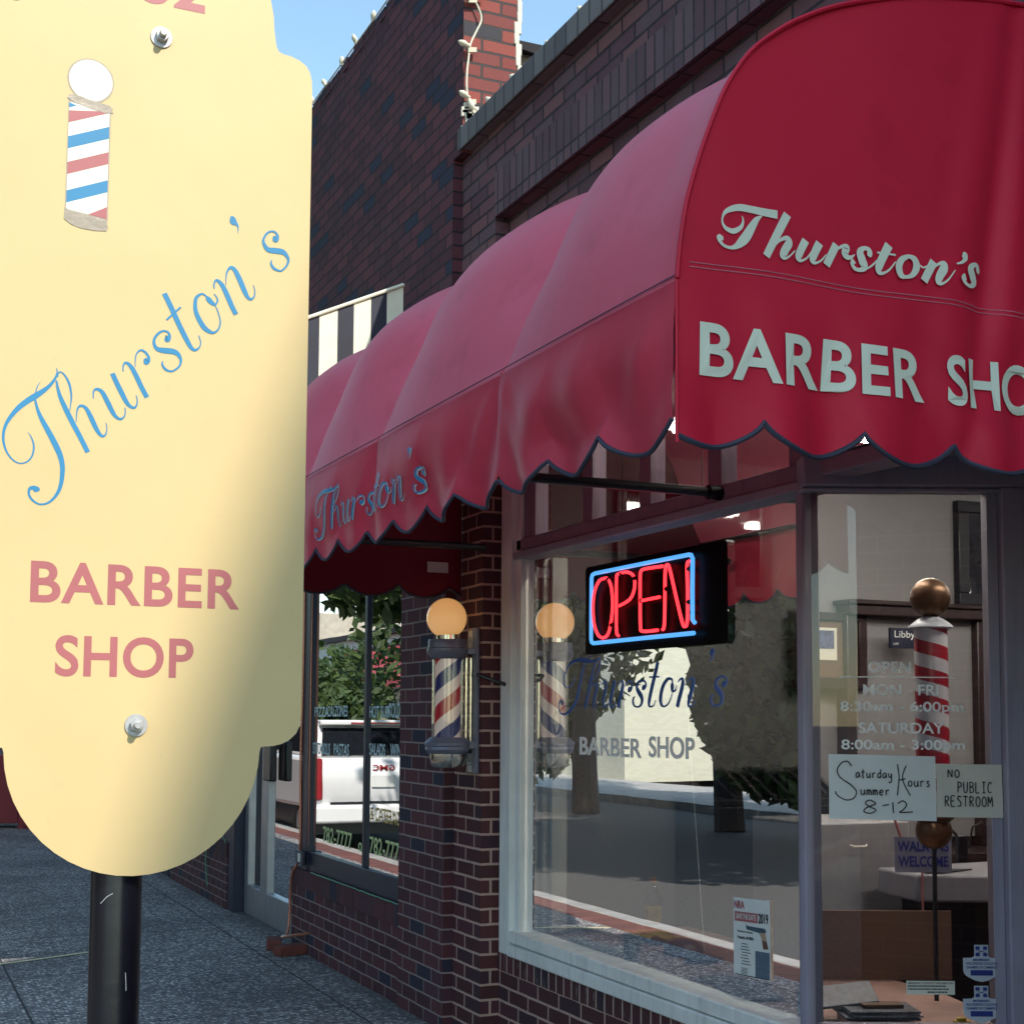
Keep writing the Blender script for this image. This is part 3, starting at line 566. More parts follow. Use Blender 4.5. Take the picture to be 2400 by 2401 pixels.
# unseen shade blocks at the near end, then the next building along the row
nb = thing('near_shade_building', 'unseen dark brick building at the near end, sized to shade the awning', 'building', (0,-4,0))  # out of view; sized to keep the awning and walk in shade
MB().box(0.02, 9, -1.3, 2.15, 0, 6.9).build('brick_wall', M['brick_low'], nb)
tb = thing('sign_shade_block', 'unseen tall brick block added behind the camera to shade the sign', 'building', (4,-14,0)); MB().box(3, 5, -19, -9.5, 0, 16.95).build('brick_wall', M['brick_low'], tb)  # added out of view to cast the soft shadow edge on the sign
fb = thing('white_top_building', 'building with a white parapet just beyond the dark brick restaurant', 'building', (0,22,0))
MB().box(.0, 9, 16.52, 46, 0, 6.0).build('brick_wall', M['brick_low'], fb); MB().box(-.12, 9, 16.52, 46, 6.0, 6.6).build('white_parapet', M['white'], fb)

# ================================================================= RED AWNING
PROF = [(-1.020,2.385),(-1.014,2.45),(-.997,2.55),(-.967,2.65),(-.935,2.735),(-.897,2.82),(-.843,2.90),(-.787,2.952),(-.72,3.00),(-.62,3.053),(-.5,3.097),(-.38,3.13),(-.19,3.165),(.045,3.19)]
RIBS = [2.48, 3.382, 4.388, 5.24, 6.28]
aw = thing('barber_awning', 'domed red fabric barber shop awning with scalloped valance and white end lettering', 'awning', (0,4.3,2.3))
prof = catmull(PROF, 3)
def nrm(i):
    a = prof[max(0,i-1)]; b = prof[min(len(prof)-1,i+1)]; dx, dz = b[0]-a[0], b[1]-a[1]; L = math.hypot(dx,dz); return (-dz/L, dx/L)
NP = len(prof)
def bayt(y):
    for a, b in zip(RIBS, RIBS[1:]):
        if a <= y <= b + 1e-6: return (y-a)/(b-a), a, b
    return 0, RIBS[0], RIBS[1]
def bulge(y):
    t, a, b = bayt(y); return math.sin(PI*t)**.68 if 0 < t < 1 else 0
def stitch_z(y): return 2.385 - .012*bulge(y)
def stitch_x(y): return -1.020 - .022*bulge(y)
vs = []; fs = []; NY = 120
ys = sorted(set([round(2.48+(6.28-2.48)*i/NY, 4) for i in range(NY+1)] + RIBS))
for y in ys:
    bu = bulge(y)
    for i, (x, z) in enumerate(prof):
        s = i/(NP-1); nx, nz = nrm(i)
        f = min(1, s/.25)
        w = noise.noise(Vector((x*3, y*2.2, z*3)))*.006
        k = (.004*bu - .088*(1-bu))*f + w*bu
        if y < 2.78: q = (y-2.48)/.30; k *= q*q*(3-2*q)
        fx = -.022*bu*(1-s)**4; fz = -.012*bu*(1-s)**4
        vs.append((x+nx*k+fx, y, z+nz*k+fz))
for j in range(len(ys)-1):
    for i in range(NP-1): fs.append([j*NP+i, j*NP+i+1, (j+1)*NP+i+1, (j+1)*NP+i])
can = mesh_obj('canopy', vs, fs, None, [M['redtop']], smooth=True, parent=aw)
# piping along the ribs
m = MB()
for y in RIBS[1:4]: m.tube([(x+.086*min(1,i/(NP-1)/.25)*-nrm(i)[0]-.002, y-.003, z-.086*min(1,i/(NP-1)/.25)*nrm(i)[1]+.001) for i, (x, z) in enumerate(prof)], .0035, 6)
m.build('rib_seam', M['redtop'], aw)
# ---- front valance
CUS = .2855; C0 = 2.759
def scal(y, c0, per):
    t = ((y-c0)/per) % 1.0; return 2.106 - .062*math.sin(PI*t)**.62
def vdisp(y, v):
    """outward throw of the valance: v 0 at the stitching, 1 at the edge"""
    d = .0
    t, a, b = bayt(y)
    for yr in RIBS:                                           # folds hang from the ribs and fan out
        q = (y-yr)
        for k, sl in ((-.8,.020),(-.30,.024),(.26,-.020),(.75,.018)):
            c = k*v*.34; d += -sl*v*math.exp(-((q-c)/(.030+.050*v))**2)
    d += -.012*v*math.sin(2*PI*(y-C0)/CUS - .6) - .010*v*v*math.sin(2*PI*(y-C0)/CUS+.9)
    d += noise.noise(Vector((0, y*5, v*2.5)))*.016*v + .02*math.sin(PI*v)*noise.noise(Vector((4, y*2.4, v*1.5)))
    return d*(.35+.65*max(0, min(1, (4.0-y)/.4)))
NV = 22; vs = []; fs = []; NYV = 380
def vpoint(y, v):
    zt, zb = stitch_z(y), scal(y, C0, CUS)
    return Vector((stitch_x(y)*(1-v) - 1.018*v + vdisp(y, v) - .012*v - .022*math.sin(PI*min(1, v*1.25))*bulge(y), y, zt + (zb-zt)*v))
yv = [2.48+(6.28-2.48)*i/NYV for i in range(NYV+1)]
for y in yv:
    for j in range(NV+1): vs.append(vpoint(y, j/NV))
for i in range(NYV):
    for j in range(NV): fs.append([i*(NV+1)+j, i*(NV+1)+j+1, (i+1)*(NV+1)+j+1, (i+1)*(NV+1)+j])
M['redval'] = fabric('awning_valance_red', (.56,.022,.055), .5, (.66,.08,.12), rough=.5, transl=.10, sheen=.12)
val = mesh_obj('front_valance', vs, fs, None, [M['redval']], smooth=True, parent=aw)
MB().tube([vpoint(y, 1)+Vector((-.001,0,-.001)) for y in yv[::2]], .0055, 6).build('edge_binding', M['bind'], val)
m = MB()
for off in (.010,): m.tube([(stitch_x(y)-.0035, y, stitch_z(y)+off) for y in yv[::4]], .0017, 5)
m.build('stitching', plain('seam_thread', (.16,.06,.10), .7), aw)
# ---- near end panel with its lettering
def top_z(x):
    if x <= -1.02: return 2.385
    for a, b in zip(prof, prof[1:]):
        if a[0] <= x <= b[0]: return a[1] + (b[1]-a[1])*(x-a[0])/max(1e-6, b[0]-a[0])
    return prof[-1][1]
CC0, CCP = -.813, .2615
def capd(x, z):
    v = max(0, min(1, (2.43-z)/.35)); d = 0
    d += -.010*v*math.sin(2*PI*(x-CC0)/CCP+.4) + noise.noise(Vector((x*5, z*4, 1.7)))*.034*v + noise.noise(Vector((x*9+z*4, z*6, 3)))*.016*v
    u = max(0, min(1, (z-2.43)/.5)); d += noise.noise(Vector((x*1.8, z*1.5, 7)))*.02*u
    # soft vertical folds where the fabric turns in towards the wall
    for c, w, h in ((-.205+(z-2.4)*.16, .034, .013), (-.13+(z-2.4)*.12, .040, -.010), (-.30+(z-2.4)*.20, .05, -.007)): d += h*math.exp(-((x-c)/w)**2)*(.35+.65*min(1, max(0, (3.1-z)/.5)))
    if x < -.92: d *= max(0, (x+1.02)/.10)
    return d
def cpt(x, z, off=0): return Vector((x, 2.48 + capd(x, z) - off, z))
NX, NZ = 150, 60; vs = []; fs = []
xs = [-1.019 + (1.064)*i/NX for i in range(NX+1)]
for x in xs:
    zb, zt = scal(x, CC0, CCP) - (0 if x > -.95 else .002), top_z(x)+.002
    for j in range(NZ+1):
        z = zb + (zt-zb)*j/NZ; vs.append(cpt(x, z))
for i in range(NX):
    for j in range(NZ): fs.append([i*(NZ+1)+j, (i+1)*(NZ+1)+j, (i+1)*(NZ+1)+j+1, i*(NZ+1)+j+1])
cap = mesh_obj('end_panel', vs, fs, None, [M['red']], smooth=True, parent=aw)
MB().tube([cpt(x, scal(x, CC0, CCP), .001) for x in xs], .0062, 6).build('edge_binding', M['bind'], cap)
m = MB(); m.tube([(x, 2.477, z+.003) for x, z in prof], .0055, 6); m.tube([(-1.021,2.478,2.385-.34*i/8) for i in range(9)], .004, 6); m.build('corner_piping', M['red'], cap)
m = MB()
for z0 in (2.430, 2.420):
    m.tube([cpt(x, z0+.003*math.sin(x*14), .0015) for x in [-.99+.03*i for i in range(34)]], .0011, 4)
m.build('stitching', M['bindp'], cap)
m = MB()
for k, st in enumerate(BOLD): ribbon(m, st, lambda a, b, o: cpt(a, b, .0035+o), k=6, off=k*.0003)
m.build('script_lettering', M['offwhite'], cap)
def capfn(q): return cpt(q.x, q.z, .0045)
put_text('BARBER', (-.968,2.48,2.190), (1,0,0), (0,0,1), .592, .113, 'lettering', M['offwhite'], cap, bold=.022, spacing=1.06, fn=capfn)
put_text('SHOP', (-.322,2.48,2.188), (1,0,0), (0,0,1), .355, .118, 'lettering', M['offwhite'], cap, bold=.022, spacing=1.0, fn=capfn)
# ---- far end panel, frame rods
vs = []; fs = []
for x in xs[::3]:
    zb, zt = scal(x, -.80, .262), top_z(x)
    for j in range(13): vs.append((x, 6.275+noise.noise(Vector((x*4, j*.3, 9)))*.012, zb+(zt-zb)*j/12))
n = len(xs[::3])
for i in range(n-1):
    for j in range(12): fs.append([i*13+j, (i+1)*13+j, (i+1)*13+j+1, i*13+j+1])
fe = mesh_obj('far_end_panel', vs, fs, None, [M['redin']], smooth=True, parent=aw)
MB().tube([(x, 6.27, scal(x, -.80, .262)) for x in xs[::3]], .006, 6).build('edge_binding', M['bind'], fe)
m = MB(); m.box(-.135,-.03,6.255,6.258,2.165,2.215); m.build('care_label', M['sticker'], fe)
m = MB(); m.tube([(.14,4.15,2.262),(-1.0,4.15,2.262)], .017, 12); m.tube([(.10,4.15,2.262),(.15,4.15,2.262)], .026, 12); m.build('frame_rod', M['black'], aw)
m = MB(); m.tube([(.04,5.98,2.262),(-1.0,5.98,2.262)], .017, 12); m.build('frame_rod', M['black'], aw)
m = MB(); m.tube([(-1.0,2.52,2.375),(-1.0,6.25,2.375)], .013, 8); m.build('frame_rod', M['black'], aw)
# ---- blue script on the front valance
def script_fit(to3, u0, u1, v0, v1, mat, parent, name='script_lettering', wm=1., step=.0003, extra=None):
    ca, sa = math.cos(math.radians(-47.3)), math.sin(math.radians(-47.3))
    ss = [[(x*ca-z*sa, x*sa+z*ca, w) for x, z, w in st] for st in SCRIPT]
    X0 = min(p[0] for s in ss for p in s); X1 = max(p[0] for s in ss for p in s); Y0 = min(p[1] for s in ss for p in s); Y1 = max(p[1] for s in ss for p in s)
    sx, sy = (u1-u0)/(X1-X0), (v1-v0)/(Y1-Y0)
    m = MB()
    for k, st in enumerate(ss):
        q = [(u0+(x-X0)*sx, v0+(y-Y0)*sy, w*(abs(sx)*.35+sy*.65)) for x, y, w in st]
        if extra: ribbon(extra, q, lambda a, b, o: to3(a, b, o), 5, wm, 0+k*step*.5) if False else None
        ribbon(m, q, lambda a, b, o: to3(a, b, o), 5, wm, k*step)
    return m.build(name, mat, parent)
def vto(y, z, o):
    zt, zb = stitch_z(y), scal(y, C0, CUS); v = max(0, min(1, (zt-z)/(zt-zb))); p = vpoint(y, v); return (p.x-.004-o, y, z)
def vto2(y, z, o): a = vto(y, z, o); return (a[0]+.0018, a[1]-.003, a[2]-.003)
script_fit(vto2, 5.035, 3.872, 2.128, 2.292, M['ice'], val, 'script_outline', 1.12, .0001)
script_fit(vto, 5.035, 3.872, 2.128, 2.292, M['bluevin'], val)

# ================================================================= STRIPED AWNING of the restaurant
sa_ = thing('striped_awning', 'black and white striped fabric awning end on the dark brick wall', 'awning', (0,7,3.5))
A0, A1 = (-.150, 3.652), (-.95, 3.279)
def az(x): return A0[1] + (x-A0[0])*(A1[1]-A0[1])/(A1[0]-A0[0])
m = MB(); x = -.15; k = 0
wd = [.086,.083,.088,.083,.092,.086,.09,.086,.09]
col = [0,1,0,1,0,1,0,1,0]
for w, c in zip(wd, col):
    x2 = x-w; m.add([(x2,6.6,2.75),(x,6.6,2.75),(x,6.6,az(x)-.012),(x2,6.6,az(x2)-.012)], [[0,1,2,3]], c)
    m.add([(x2,6.6,az(x2)),(x,6.6,az(x)),(x,9.4,az(x)),(x2,9.4,az(x2))], [[0,1,2,3]], c); x = x2
m.build('canopy', [M['bwwhite'], M['bwblack']], sa_)
m = MB(); m.tube([(-.150,6.596,az(-.150)-.004),(-.95,6.596,az(-.95)-.004)], .0095, 8); m.build('edge_binding', M['bwwhite'], sa_)
m = MB(); m.box(-.150,-.02,7.4,9.4,2.8,3.62); m.build('head_box', M['alu'], sa_)
# ================================================================= SHOP SIGN ON ITS POST
sg = thing('shop_sign', 'tall cream barber shop sign board bolted to a black round post', 'sign', (-2.1,2.5,0))
xc = -2.0945
half = []
for i in range(13):
    a = -PI/2 + PI/2*i/12*.985; half.append((.2115*math.cos(a), 1.4235+.2125*math.sin(a)))
half += [(.2135,1.4255),(.2195,1.4268),(.235,1.4275),(.250,1.431),(.264,1.438),(.276,1.449),(.2825,1.463),(.285,1.485),(.285,1.55),(.2855,2.05),(.2855,2.62),(.2845,2.642),(.281,2.657),(.274,2.668),(.262,2.676),(.246,2.681),(.230,2.6825),(.222,2.6855),(.2175,2.694),(.2155,2.706)]
for i in range(13):
    a = PI/2*i/12; half.append((.213*math.cos(a), 2.722+.213*math.sin(a)))
out = [(xc+d, z) for d, z in half] + [(xc-d, z) for d, z in half[::-1][1:-1]]
n = len(out)
m = MB(); m.add([(x,2.450,z) for x, z in out] + [(x,2.4615,z) for x, z in out], [list(range(n)), list(range(n,2*n))[::-1]], 0)
m.add([(x,2.450,z) for x, z in out] + [(x,2.4615,z) for x, z in out], [[i,n+i,n+(i+1)%n,(i+1)%n] for i in range(n)], 1)
bd = m.build('board', [M['cream'], plain('board_edge', (.20,.10,.06), .7)], sg)
FY = 2.44955
m = MB()
for k, st in enumerate(SCRIPT): ribbon(m, st, lambda a, b, o: (a, FY-o, b), 8, 1., k*.00002)
m.build('script_lettering', M['bluevin'], bd)
XU, ZU = (1,0,0), (0,0,1)
put_text('BARBER', (-2.2725,FY,1.6655), XU, ZU, .348, .069, 'lettering', M['redvin'], bd, bold=.020, spacing=1.08)
put_text('SHOP', (-2.230,FY,1.5435), XU, ZU, .228, .069, 'lettering', M['redvin'], bd, bold=.020, spacing=1.05)
put_text('32', (-2.118,FY,2.7265), XU, ZU, .110, .075, 'lettering', M['redvin'], bd, bold=.03, spacing=1.05)
# barber pole picture made of vinyl and tape
def flat(name, polys, mats, parent, y):
    m = MB()
    for k, (pl, mi, dy) in enumerate(polys): m.add([(x, y-dy*.4, z) for x, z in pl], [list(range(len(pl)))], mi)
    return m.build(name, mats, parent)
gc = (-2.2, 2.567); cr = .036
circ = lambda r, nn=40, j=0: [(gc[0]+r*math.cos(2*PI*i/nn)*(1+j*random.uniform(-1,1)), gc[1]+r*math.sin(2*PI*i/nn)*(1+j*random.uniform(-1,1))) for i in range(nn)]
random.seed(4)
PX0, PX1 = -2.2345, -2.1675; PZ0, PZ1 = 2.334, 2.520
pol = [(circ(.0388, 46, .012), 4, .0002), (circ(.0362), 0, .0006), ([(PX0-.002,PZ0),(PX1+.002,PZ0-.009),(PX1+.0025,PZ1),(PX0-.001,PZ1+.006)], 4, .0002), ([(PX0,PZ0+.002),(PX1,PZ0-.006),(PX1,PZ1-.002),(PX0,PZ1+.003)], 0, .0005)]
w = .0212; 
zs = [(2.4975,2),(2.452,1),(2.407,2),(2.3575,1),(2.3105,2)]
for z, mi in zs:
    rise = .0285
    q = [(PX0,z-w/2),(PX1,z-w/2+rise),(PX1,z+w/2+rise),(PX0,z+w/2)]
    lo = lambda x: PZ0+.002+(x-PX0)/(PX1-PX0)*-.008; hi = lambda x: PZ1+.003+(x-PX0)/(PX1-PX0)*-.005
    q2 = []
    for x, zz in ((q[0]),(q[1]),(q[2]),(q[3])): q2.append((x, min(max(zz, lo(x)), hi(x))))
    if z < 2.32:                                   # lowest red stripe is cut off by the tape
        q2 = [(PX0+.036,PZ0-.0025),(PX1,PZ0-.006),(PX1,2.3495),(PX1-.004,2.347)]
    pol.append((q2, mi, .0009))
pol.append(([(PX0,2.513),(PX0+.012,2.5185),(PX0,2.5225)], 1, .0009))
jag = [(PX0-.0035,2.530),(PX0,2.537),(PX0+.018,2.5365),(PX0+.03,2.533),(PX0+.05,2.531),(PX1-.002,2.5285),(PX1+.006,2.524),(PX1+.003,2.519),(PX1+.007,2.516),(PX1-.004,2.514),(PX0+.04,2.516),(PX0+.02,2.521),(PX0+.002,2.526)]
pol.append((jag, 3, .0012))
pol.append(([(PX0-.0025,PZ0+.004),(PX0+.01,PZ0-.001),(PX0+.04,PZ0-.005),(PX1+.001,PZ0-.0065),(PX1+.001,2.319),(PX1+.003,2.313),(PX1,2.307),(PX1-.02,2.305),(PX0+.025,2.306),(PX0+.01,2.310),(PX0-.003,2.318)], 3, .0012))
M['edgegrey'] = plain('vinyl_edge_grey', (.40,.35,.27), .6)
flat('pole_picture', pol, [M['offwhite'], M['bluevin'], M['redvin'], M['duct'], M['edgegrey']], bd, FY)
for (bx, bz) in ((-2.083,2.668),(-2.096,1.463)):
    m = MB(); c = (bx,2.4500,bz); ax = (0,-1,0)
    m.lathe([(.004,.0),(.0185,.0),(.0192,.0015),(.0185,.003),(.006,.0032)], c, 36, 0, ax)
    m.lathe([(.0115,.003),(.0115,.0125),(.0105,.0135),(.005,.0136)], c, 6, 0, ax)
    m.lathe([(.0062,.013),(.0066,.014),(.0060,.0145),(.0066,.016),(.0060,.0165),(.0066,.018),(.0060,.0185),(.0062,.023),(.0052,.0245),(.0001,.0245)], c, 20, 0, ax)
    m.build('bolt', M['steel'], sg)
m = MB(); m.lathe([(.0425,-.3),(.0425,2.86),(.041,2.865),(.0005,2.866)], (-2.1125,2.5045,0), 40); po = m.build('post', M['blackm'], sg)
m = MB(); random.seed(9)
for p in (((-.030,1.165),(-.012,1.182)),((.004,.9),(.02,.932)),((.0,.885),(.006,.9)),((.014,1.02),(.012,1.05))):
    (a, z0), (b, z1) = p; q = lambda a: 2.5045-math.sqrt(.0432**2-a*a)
    m.tube([(-2.1125+a,q(a),z0),(-2.1125+(a+b)/2,q((a+b)/2),(z0+z1)/2+.003),(-2.1125+b,q(b),z1)], .0006, 4)
m.build('scratch', M['paper'], po)

# ================================================================= BARBER POLE ON THE PIER
bp = thing('barber_pole', 'lit barber pole with glowing globe and spiral stripes mounted on the brick pier', 'barber pole', (-.09,6.1,1.24))
cx, cy = -.088, 6.105
m = MB(); sphere(m, (cx-.006,cy,1.938), .0935, 40); gl = m.build('globe', M['globe'], bp)
m = MB(); m.lathe([(.052,1.832),(.052,1.862),(.045,1.866)], (cx,cy,0), 32); m.build('globe_collar', M['chrome'], bp)
m = MB(); m.lathe([(.01,1.838),(.087,1.838),(.090,1.832),(.090,1.800),(.095,1.796),(.096,1.785),(.093,1.775),(.088,1.765),(.080,1.752),(.074,1.748),(.01,1.748)], (cx,cy,0), 40); m.build('top_cap', M['grey'], bp)
m = MB(); m.lathe([(.060,1.385),(.060,1.75)], (cx+.003,cy,0), 40); m.build('striped_cylinder', M['pole1'], bp)
m = MB(); m.lathe([(.071,1.38),(.071,1.752)], (cx+.002,cy,0), 40); m.build('clear_tube', M['clear'], bp)
m = MB(); m.lathe([(.01,1.388),(.080,1.388),(.094,1.376),(.107,1.362),(.106,1.350),(.101,1.344),(.103,1.332),(.094,1.316),(.088,1.312),(.01,1.312)], (cx+.004,cy,0), 40); m.build('bottom_cap', M['grey'], bp)
m = MB(); m.lathe([(.084,1.316),(.083,1.285),(.078,1.262),(.066,1.250),(.03,1.246),(.0005,1.246)], (cx+.006,cy,0), 40); m.build('bottom_bowl', M['chrome'], bp)
for dx in (.088, .112):
    m = MB(); m.tube([(cx+dx,6.09,1.37),(cx+dx,6.09,1.755)], .0085, 12); m.build('support_rod', M['chrome'], bp)
m = MB(); m.box(.030,.050,6.045,6.092,1.222,1.895, 0); m.box(-.01,.032,6.05,6.088,1.77,1.80,0); m.box(-.01,.032,6.05,6.088,1.335,1.37,0); m.build('mounting_bar', M['grey'], bp, bevel=.003)
for a, b in ((1.80,1.886),(1.225,1.312)):
    m = MB(); m.box(.036,.049,6.092,6.16,a,b); q = m.build('mounting_plate', M['white'], bp, bevel=.003)
    z = (a+b)/2; m = MB(); m.lathe([(.0005,.012),(.010,.012),(.012,.006),(.012,0)], (.036,6.125,z), 10, 0, (-1,0,0)); m.build('screw', M['steel'], q)
m = MB(); m.tube([(.03,6.05,1.68),(.02,6.0,1.676),(.06,5.95,1.655),(.13,5.93,1.63)], .009, 8); m.build('power_cord', M['black'], bp)

# ================================================================= NEON SIGN
ne = thing('neon_open_sign', 'lit neon OPEN sign with red letters and blue border in the window', 'neon sign', (.19,4.6,1.78))
m = MB()
def rrect(y0, y1, z0, z1, r, n=5):
    p = []
    for cyy, czz, a0 in ((y1-r,z1-r,0),(y0+r,z1-r,90),(y0+r,z0+r,180),(y1-r,z0+r,270)):
        for i in range(n+1):
            a = math.radians(a0+90*i/n); p.append((cyy+r*math.cos(a), czz+r*math.sin(a)))
    return p
rr = rrect(4.16, 5.24, 1.742, 2.105, .022); n = len(rr)
m.add([(.185,a,b) for a, b in rr]+[(.215,a,b) for a, b in rr], [list(range(n)), list(range(n,2*n))[::-1]]+[[i,(i+1)%n,n+(i+1)%n,n+i] for i in range(n)]); m.build('back_panel', M['black'], ne)
TB = {'O': [(4.9826,2.039),(5.0394,2.0326),(5.0797,1.9922),(5.094,1.9326),(5.085,1.8647),(5.0531,1.816),(5.0073,1.7991),(4.961,1.8146),(4.9333,1.8755),(4.9265,1.9407),(4.9377,2.0007),(4.9615,2.0305),(4.979,2.039)],
 'P': [(4.8716,1.8003),(4.8893,1.8207),(4.8908,1.925),(4.8896,2.0295),(4.8719,2.0462),(4.8046,2.0466),(4.7585,2.0321),(4.7415,2.0038),(4.7494,1.9661),(4.7848,1.9368),(4.8649,1.9187)],
 'E': [(4.5256,2.0438),(4.6618,2.0461),(4.6899,2.0373),(4.695,2.0125),(4.6952,1.9113),(4.6927,1.8291),(4.6775,1.8082),(4.5629,1.8064)], 'Eb': [(4.6773,1.9258),(4.61,1.928),(4.5442,1.9296)],
 'N': [(4.5205,1.806),(4.5072,1.8248),(4.502,1.9344),(4.4992,2.029),(4.4836,2.0459),(4.4659,2.0259),(4.4195,1.916),(4.3796,1.8264),(4.3626,1.8093),(4.3443,1.8273),(4.3414,1.9339),(4.3442,2.0294),(4.3294,2.0441)]}
ny = lambda a: 4.352+(a-4.3084)*1.003
for key in TB: TB[key] = [(ny(a)+{'O':0,'P':.004,'E':.008,'Eb':.008,'N':.014}[key], b+.004) for a, b in TB[key]]
for key in ('O','P','E','N'):
    m = MB(); m.tube([(.168,a,b) for a, b in catmull(TB[key], 4)], .0062, 8)
    if key == 'E': m.tube([(.166,a,b) for a, b in TB['Eb']], .0062, 8)
    m.build('letter_tube', M['neonr'], ne)
bo = [(4.3084,1.8181),(4.3245,1.830),(4.3250,1.9445),(4.3225,2.0511),(4.333,2.065),(4.352,2.0676),(4.7001,2.0672),(5.078,2.0657),(5.097,2.061),(5.1035,2.048),(5.1057,1.9266),(5.1066,1.7986),(5.101,1.785),(5.089,1.7803),(4.7005,1.7815),(4.3154,1.7818)]
bo = [(ny(a) - (.006 if a < 4.5 else 0), b+.004) for a, b in bo]
m = MB(); m.tube([(.166,a,b) for a, b in bo], .0082, 8); m.build('border_tube', M['neonb'], ne)
m = MB()
for a, b in ((4.96,2.035),(4.745,2.02),(4.69,1.93),(4.502,1.96),(4.345,1.9),(4.342,2.02),(4.93,1.85),(4.325,1.86),(4.85,2.046)):
    a = ny(a); m.tube([(.16,a,b),(.186,a,b)], .004, 6); m.tube([(.166,a-.004,b),(.166,a+.004,b)], .009, 8)
m.build('tube_support', M['black'], ne)
m = MB(); m.tube([(.2,4.62,1.735),(.2,4.72,1.66),(.2,4.95,1.56),(.21,5.15,1.535),(.21,5.38,1.535),(.22,5.5,1.53),(.24,5.62,1.50)], .0045, 6)
m.tube([(.24,5.62+.035*math.cos(t*.5),1.46+.05*math.sin(t*.5)) for t in range(14)], .0035, 6); m.build('power_cord', M['black'], ne)
for y in (4.35, 4.95):
    m = MB(); m.tube([(.2,y,2.09),(.2,y,2.62)], .0016, 4); m.build('hanging_chain', M['black'], ne)

# ---- lettering on the display window
m = script_fit(lambda a, b, o: (.1835-o*.2, a, b), 5.49, 4.17, 1.495, 1.735, M['winblue'], f1, 'script_lettering', 1.15)
put_text('BARBER', (.1835,5.290,1.328), U, V, .523, .074, 'lettering', M['whitelet'], f1, bold=.018)
put_text('SHOP', (.1835,4.711,1.333), U, V, .329, .080, 'lettering', M['whitelet'], f1, bold=.018)
# ---- opening hours on the side window
S2 = Vector((d2.x, d2.y, 0))
def s_of(q): return (Vector((q[0],q[1],0))-p2a).dot(d2)
def side_text(txt, s0, z0, w, h, bold=.015, parent=None, mat=None, name='lettering', off=.003, spacing=1.): return put_text(txt, on2(s0, off, z0), S2, V, w, h, name, mat or M['greylet'], parent or sf, bold=bold, spacing=spacing)
side_text('OPEN', .185, 1.627, .132, .034, .02, spacing=1.05)
m = MB(); m.add([on2(.094,.003,1.6105), on2(.478,.003,1.6105), on2(.478,.003,1.614), on2(.094,.003,1.614)], [[0,1,2,3]]); m.build('rule_line', M['greylet'], sf)
side_text('MON - FRI', .168, 1.556, .234, .034)
side_text('8:30am - 6:00pm', .097, 1.497, .382, .040)
side_text('SATURDAY', .153, 1.438, .265, .034)
side_text('8:00am - 3:00pm', .099, 1.379, .382, .040)

# ================================================================= PAPERS ON THE GLASS
PEN = {'a':[[(.85,.1),(.8,.55),(.45,.6),(.15,.35),(.3,.05),(.6,.1),(.8,.45)],[(.8,.5),(.85,.05)]],'t':[[(.5,1.),(.45,.1),(.65,.02)],[(.15,.68),(.85,.7)]],'u':[[(.15,.6),(.2,.15),(.45,.03),(.75,.2),(.8,.6)],[(.8,.5),(.85,.02)]],'r':[[(.25,.6),(.25,.02)],[(.25,.4),(.5,.6),(.8,.55)]],
 'd':[[(.8,.5),(.45,.6),(.15,.3),(.4,.03),(.75,.2)],[(.8,1.05),(.8,.02)]],'o':[[(.5,.6),(.2,.45),(.2,.15),(.5,.03),(.8,.2),(.75,.5),(.5,.6)]],'y':[[(.15,.6),(.3,.2),(.6,.15),(.8,.6)],[(.8,.6),(.8,-.2),(.55,-.5),(.2,-.4)]],'s':[[(.75,.55),(.4,.6),(.3,.42),(.65,.28),(.65,.08),(.2,.05)]],'m':[[(.1,.6),(.12,.02)],[(.12,.45),(.35,.6),(.45,.3),(.47,.02)],[(.47,.42),(.7,.6),(.85,.3),(.88,.02)]],'e':[[(.15,.32),(.75,.36),(.65,.58),(.3,.52),(.18,.25),(.4,.03),(.8,.1)]],
 'N':[[(.1,0),(.12,1)],[(.12,1),(.78,.02)],[(.78,.02),(.8,1)]],'O':[[(.5,1),(.15,.7),(.18,.2),(.5,0),(.82,.25),(.8,.75),(.5,1)]],'P':[[(.15,0),(.18,1)],[(.18,1),(.7,.9),(.75,.6),(.2,.48)]],'U':[[(.12,1),(.15,.2),(.45,0),(.75,.2),(.8,1)]],'B':[[(.15,0),(.17,1)],[(.17,1),(.7,.9),(.65,.6),(.2,.53)],[(.2,.53),(.8,.4),(.75,.08),(.15,0)]],'L':[[(.15,1),(.15,.02),(.75,.04)]],'I':[[(.5,1),(.5,0)],[(.2,1),(.8,1)],[(.2,0),(.8,0)]],'C':[[(.85,.85),(.5,1),(.15,.6),(.25,.1),(.8,.08)]],'R':[[(.15,0),(.17,1)],[(.17,1),(.7,.9),(.65,.58),(.2,.5)],[(.35,.5),(.8,0)]],'E':[[(.8,1),(.15,.97),(.15,0),(.8,.02)],[(.15,.5),(.65,.52)]],'S':[[(.8,.9),(.4,1),(.2,.75),(.7,.4),(.65,.05),(.15,.05)]],'T':[[(.05,1),(.9,.98)],[(.48,1),(.46,0)]],'M':[[(.05,0),(.12,1)],[(.12,1),(.45,.35)],[(.45,.35),(.8,1)],[(.8,1),(.9,0)]]}
def pen(mb, strokes, to3, w):
    for k, st in enumerate(strokes): ribbon(mb, [(a, b, w) for a, b in st], to3, 4 if len(st) > 2 else 1, 1., .00012*(k % 9))
def penword(txt, x, y, cw, ch, gap=.18):
    r = []
    for ch_ in txt:
        if ch_ != ' ': r += [[(x+a*cw, y+b*ch) for a, b in st] for st in PEN[ch_]]
        x += cw*(1+gap)
    return r
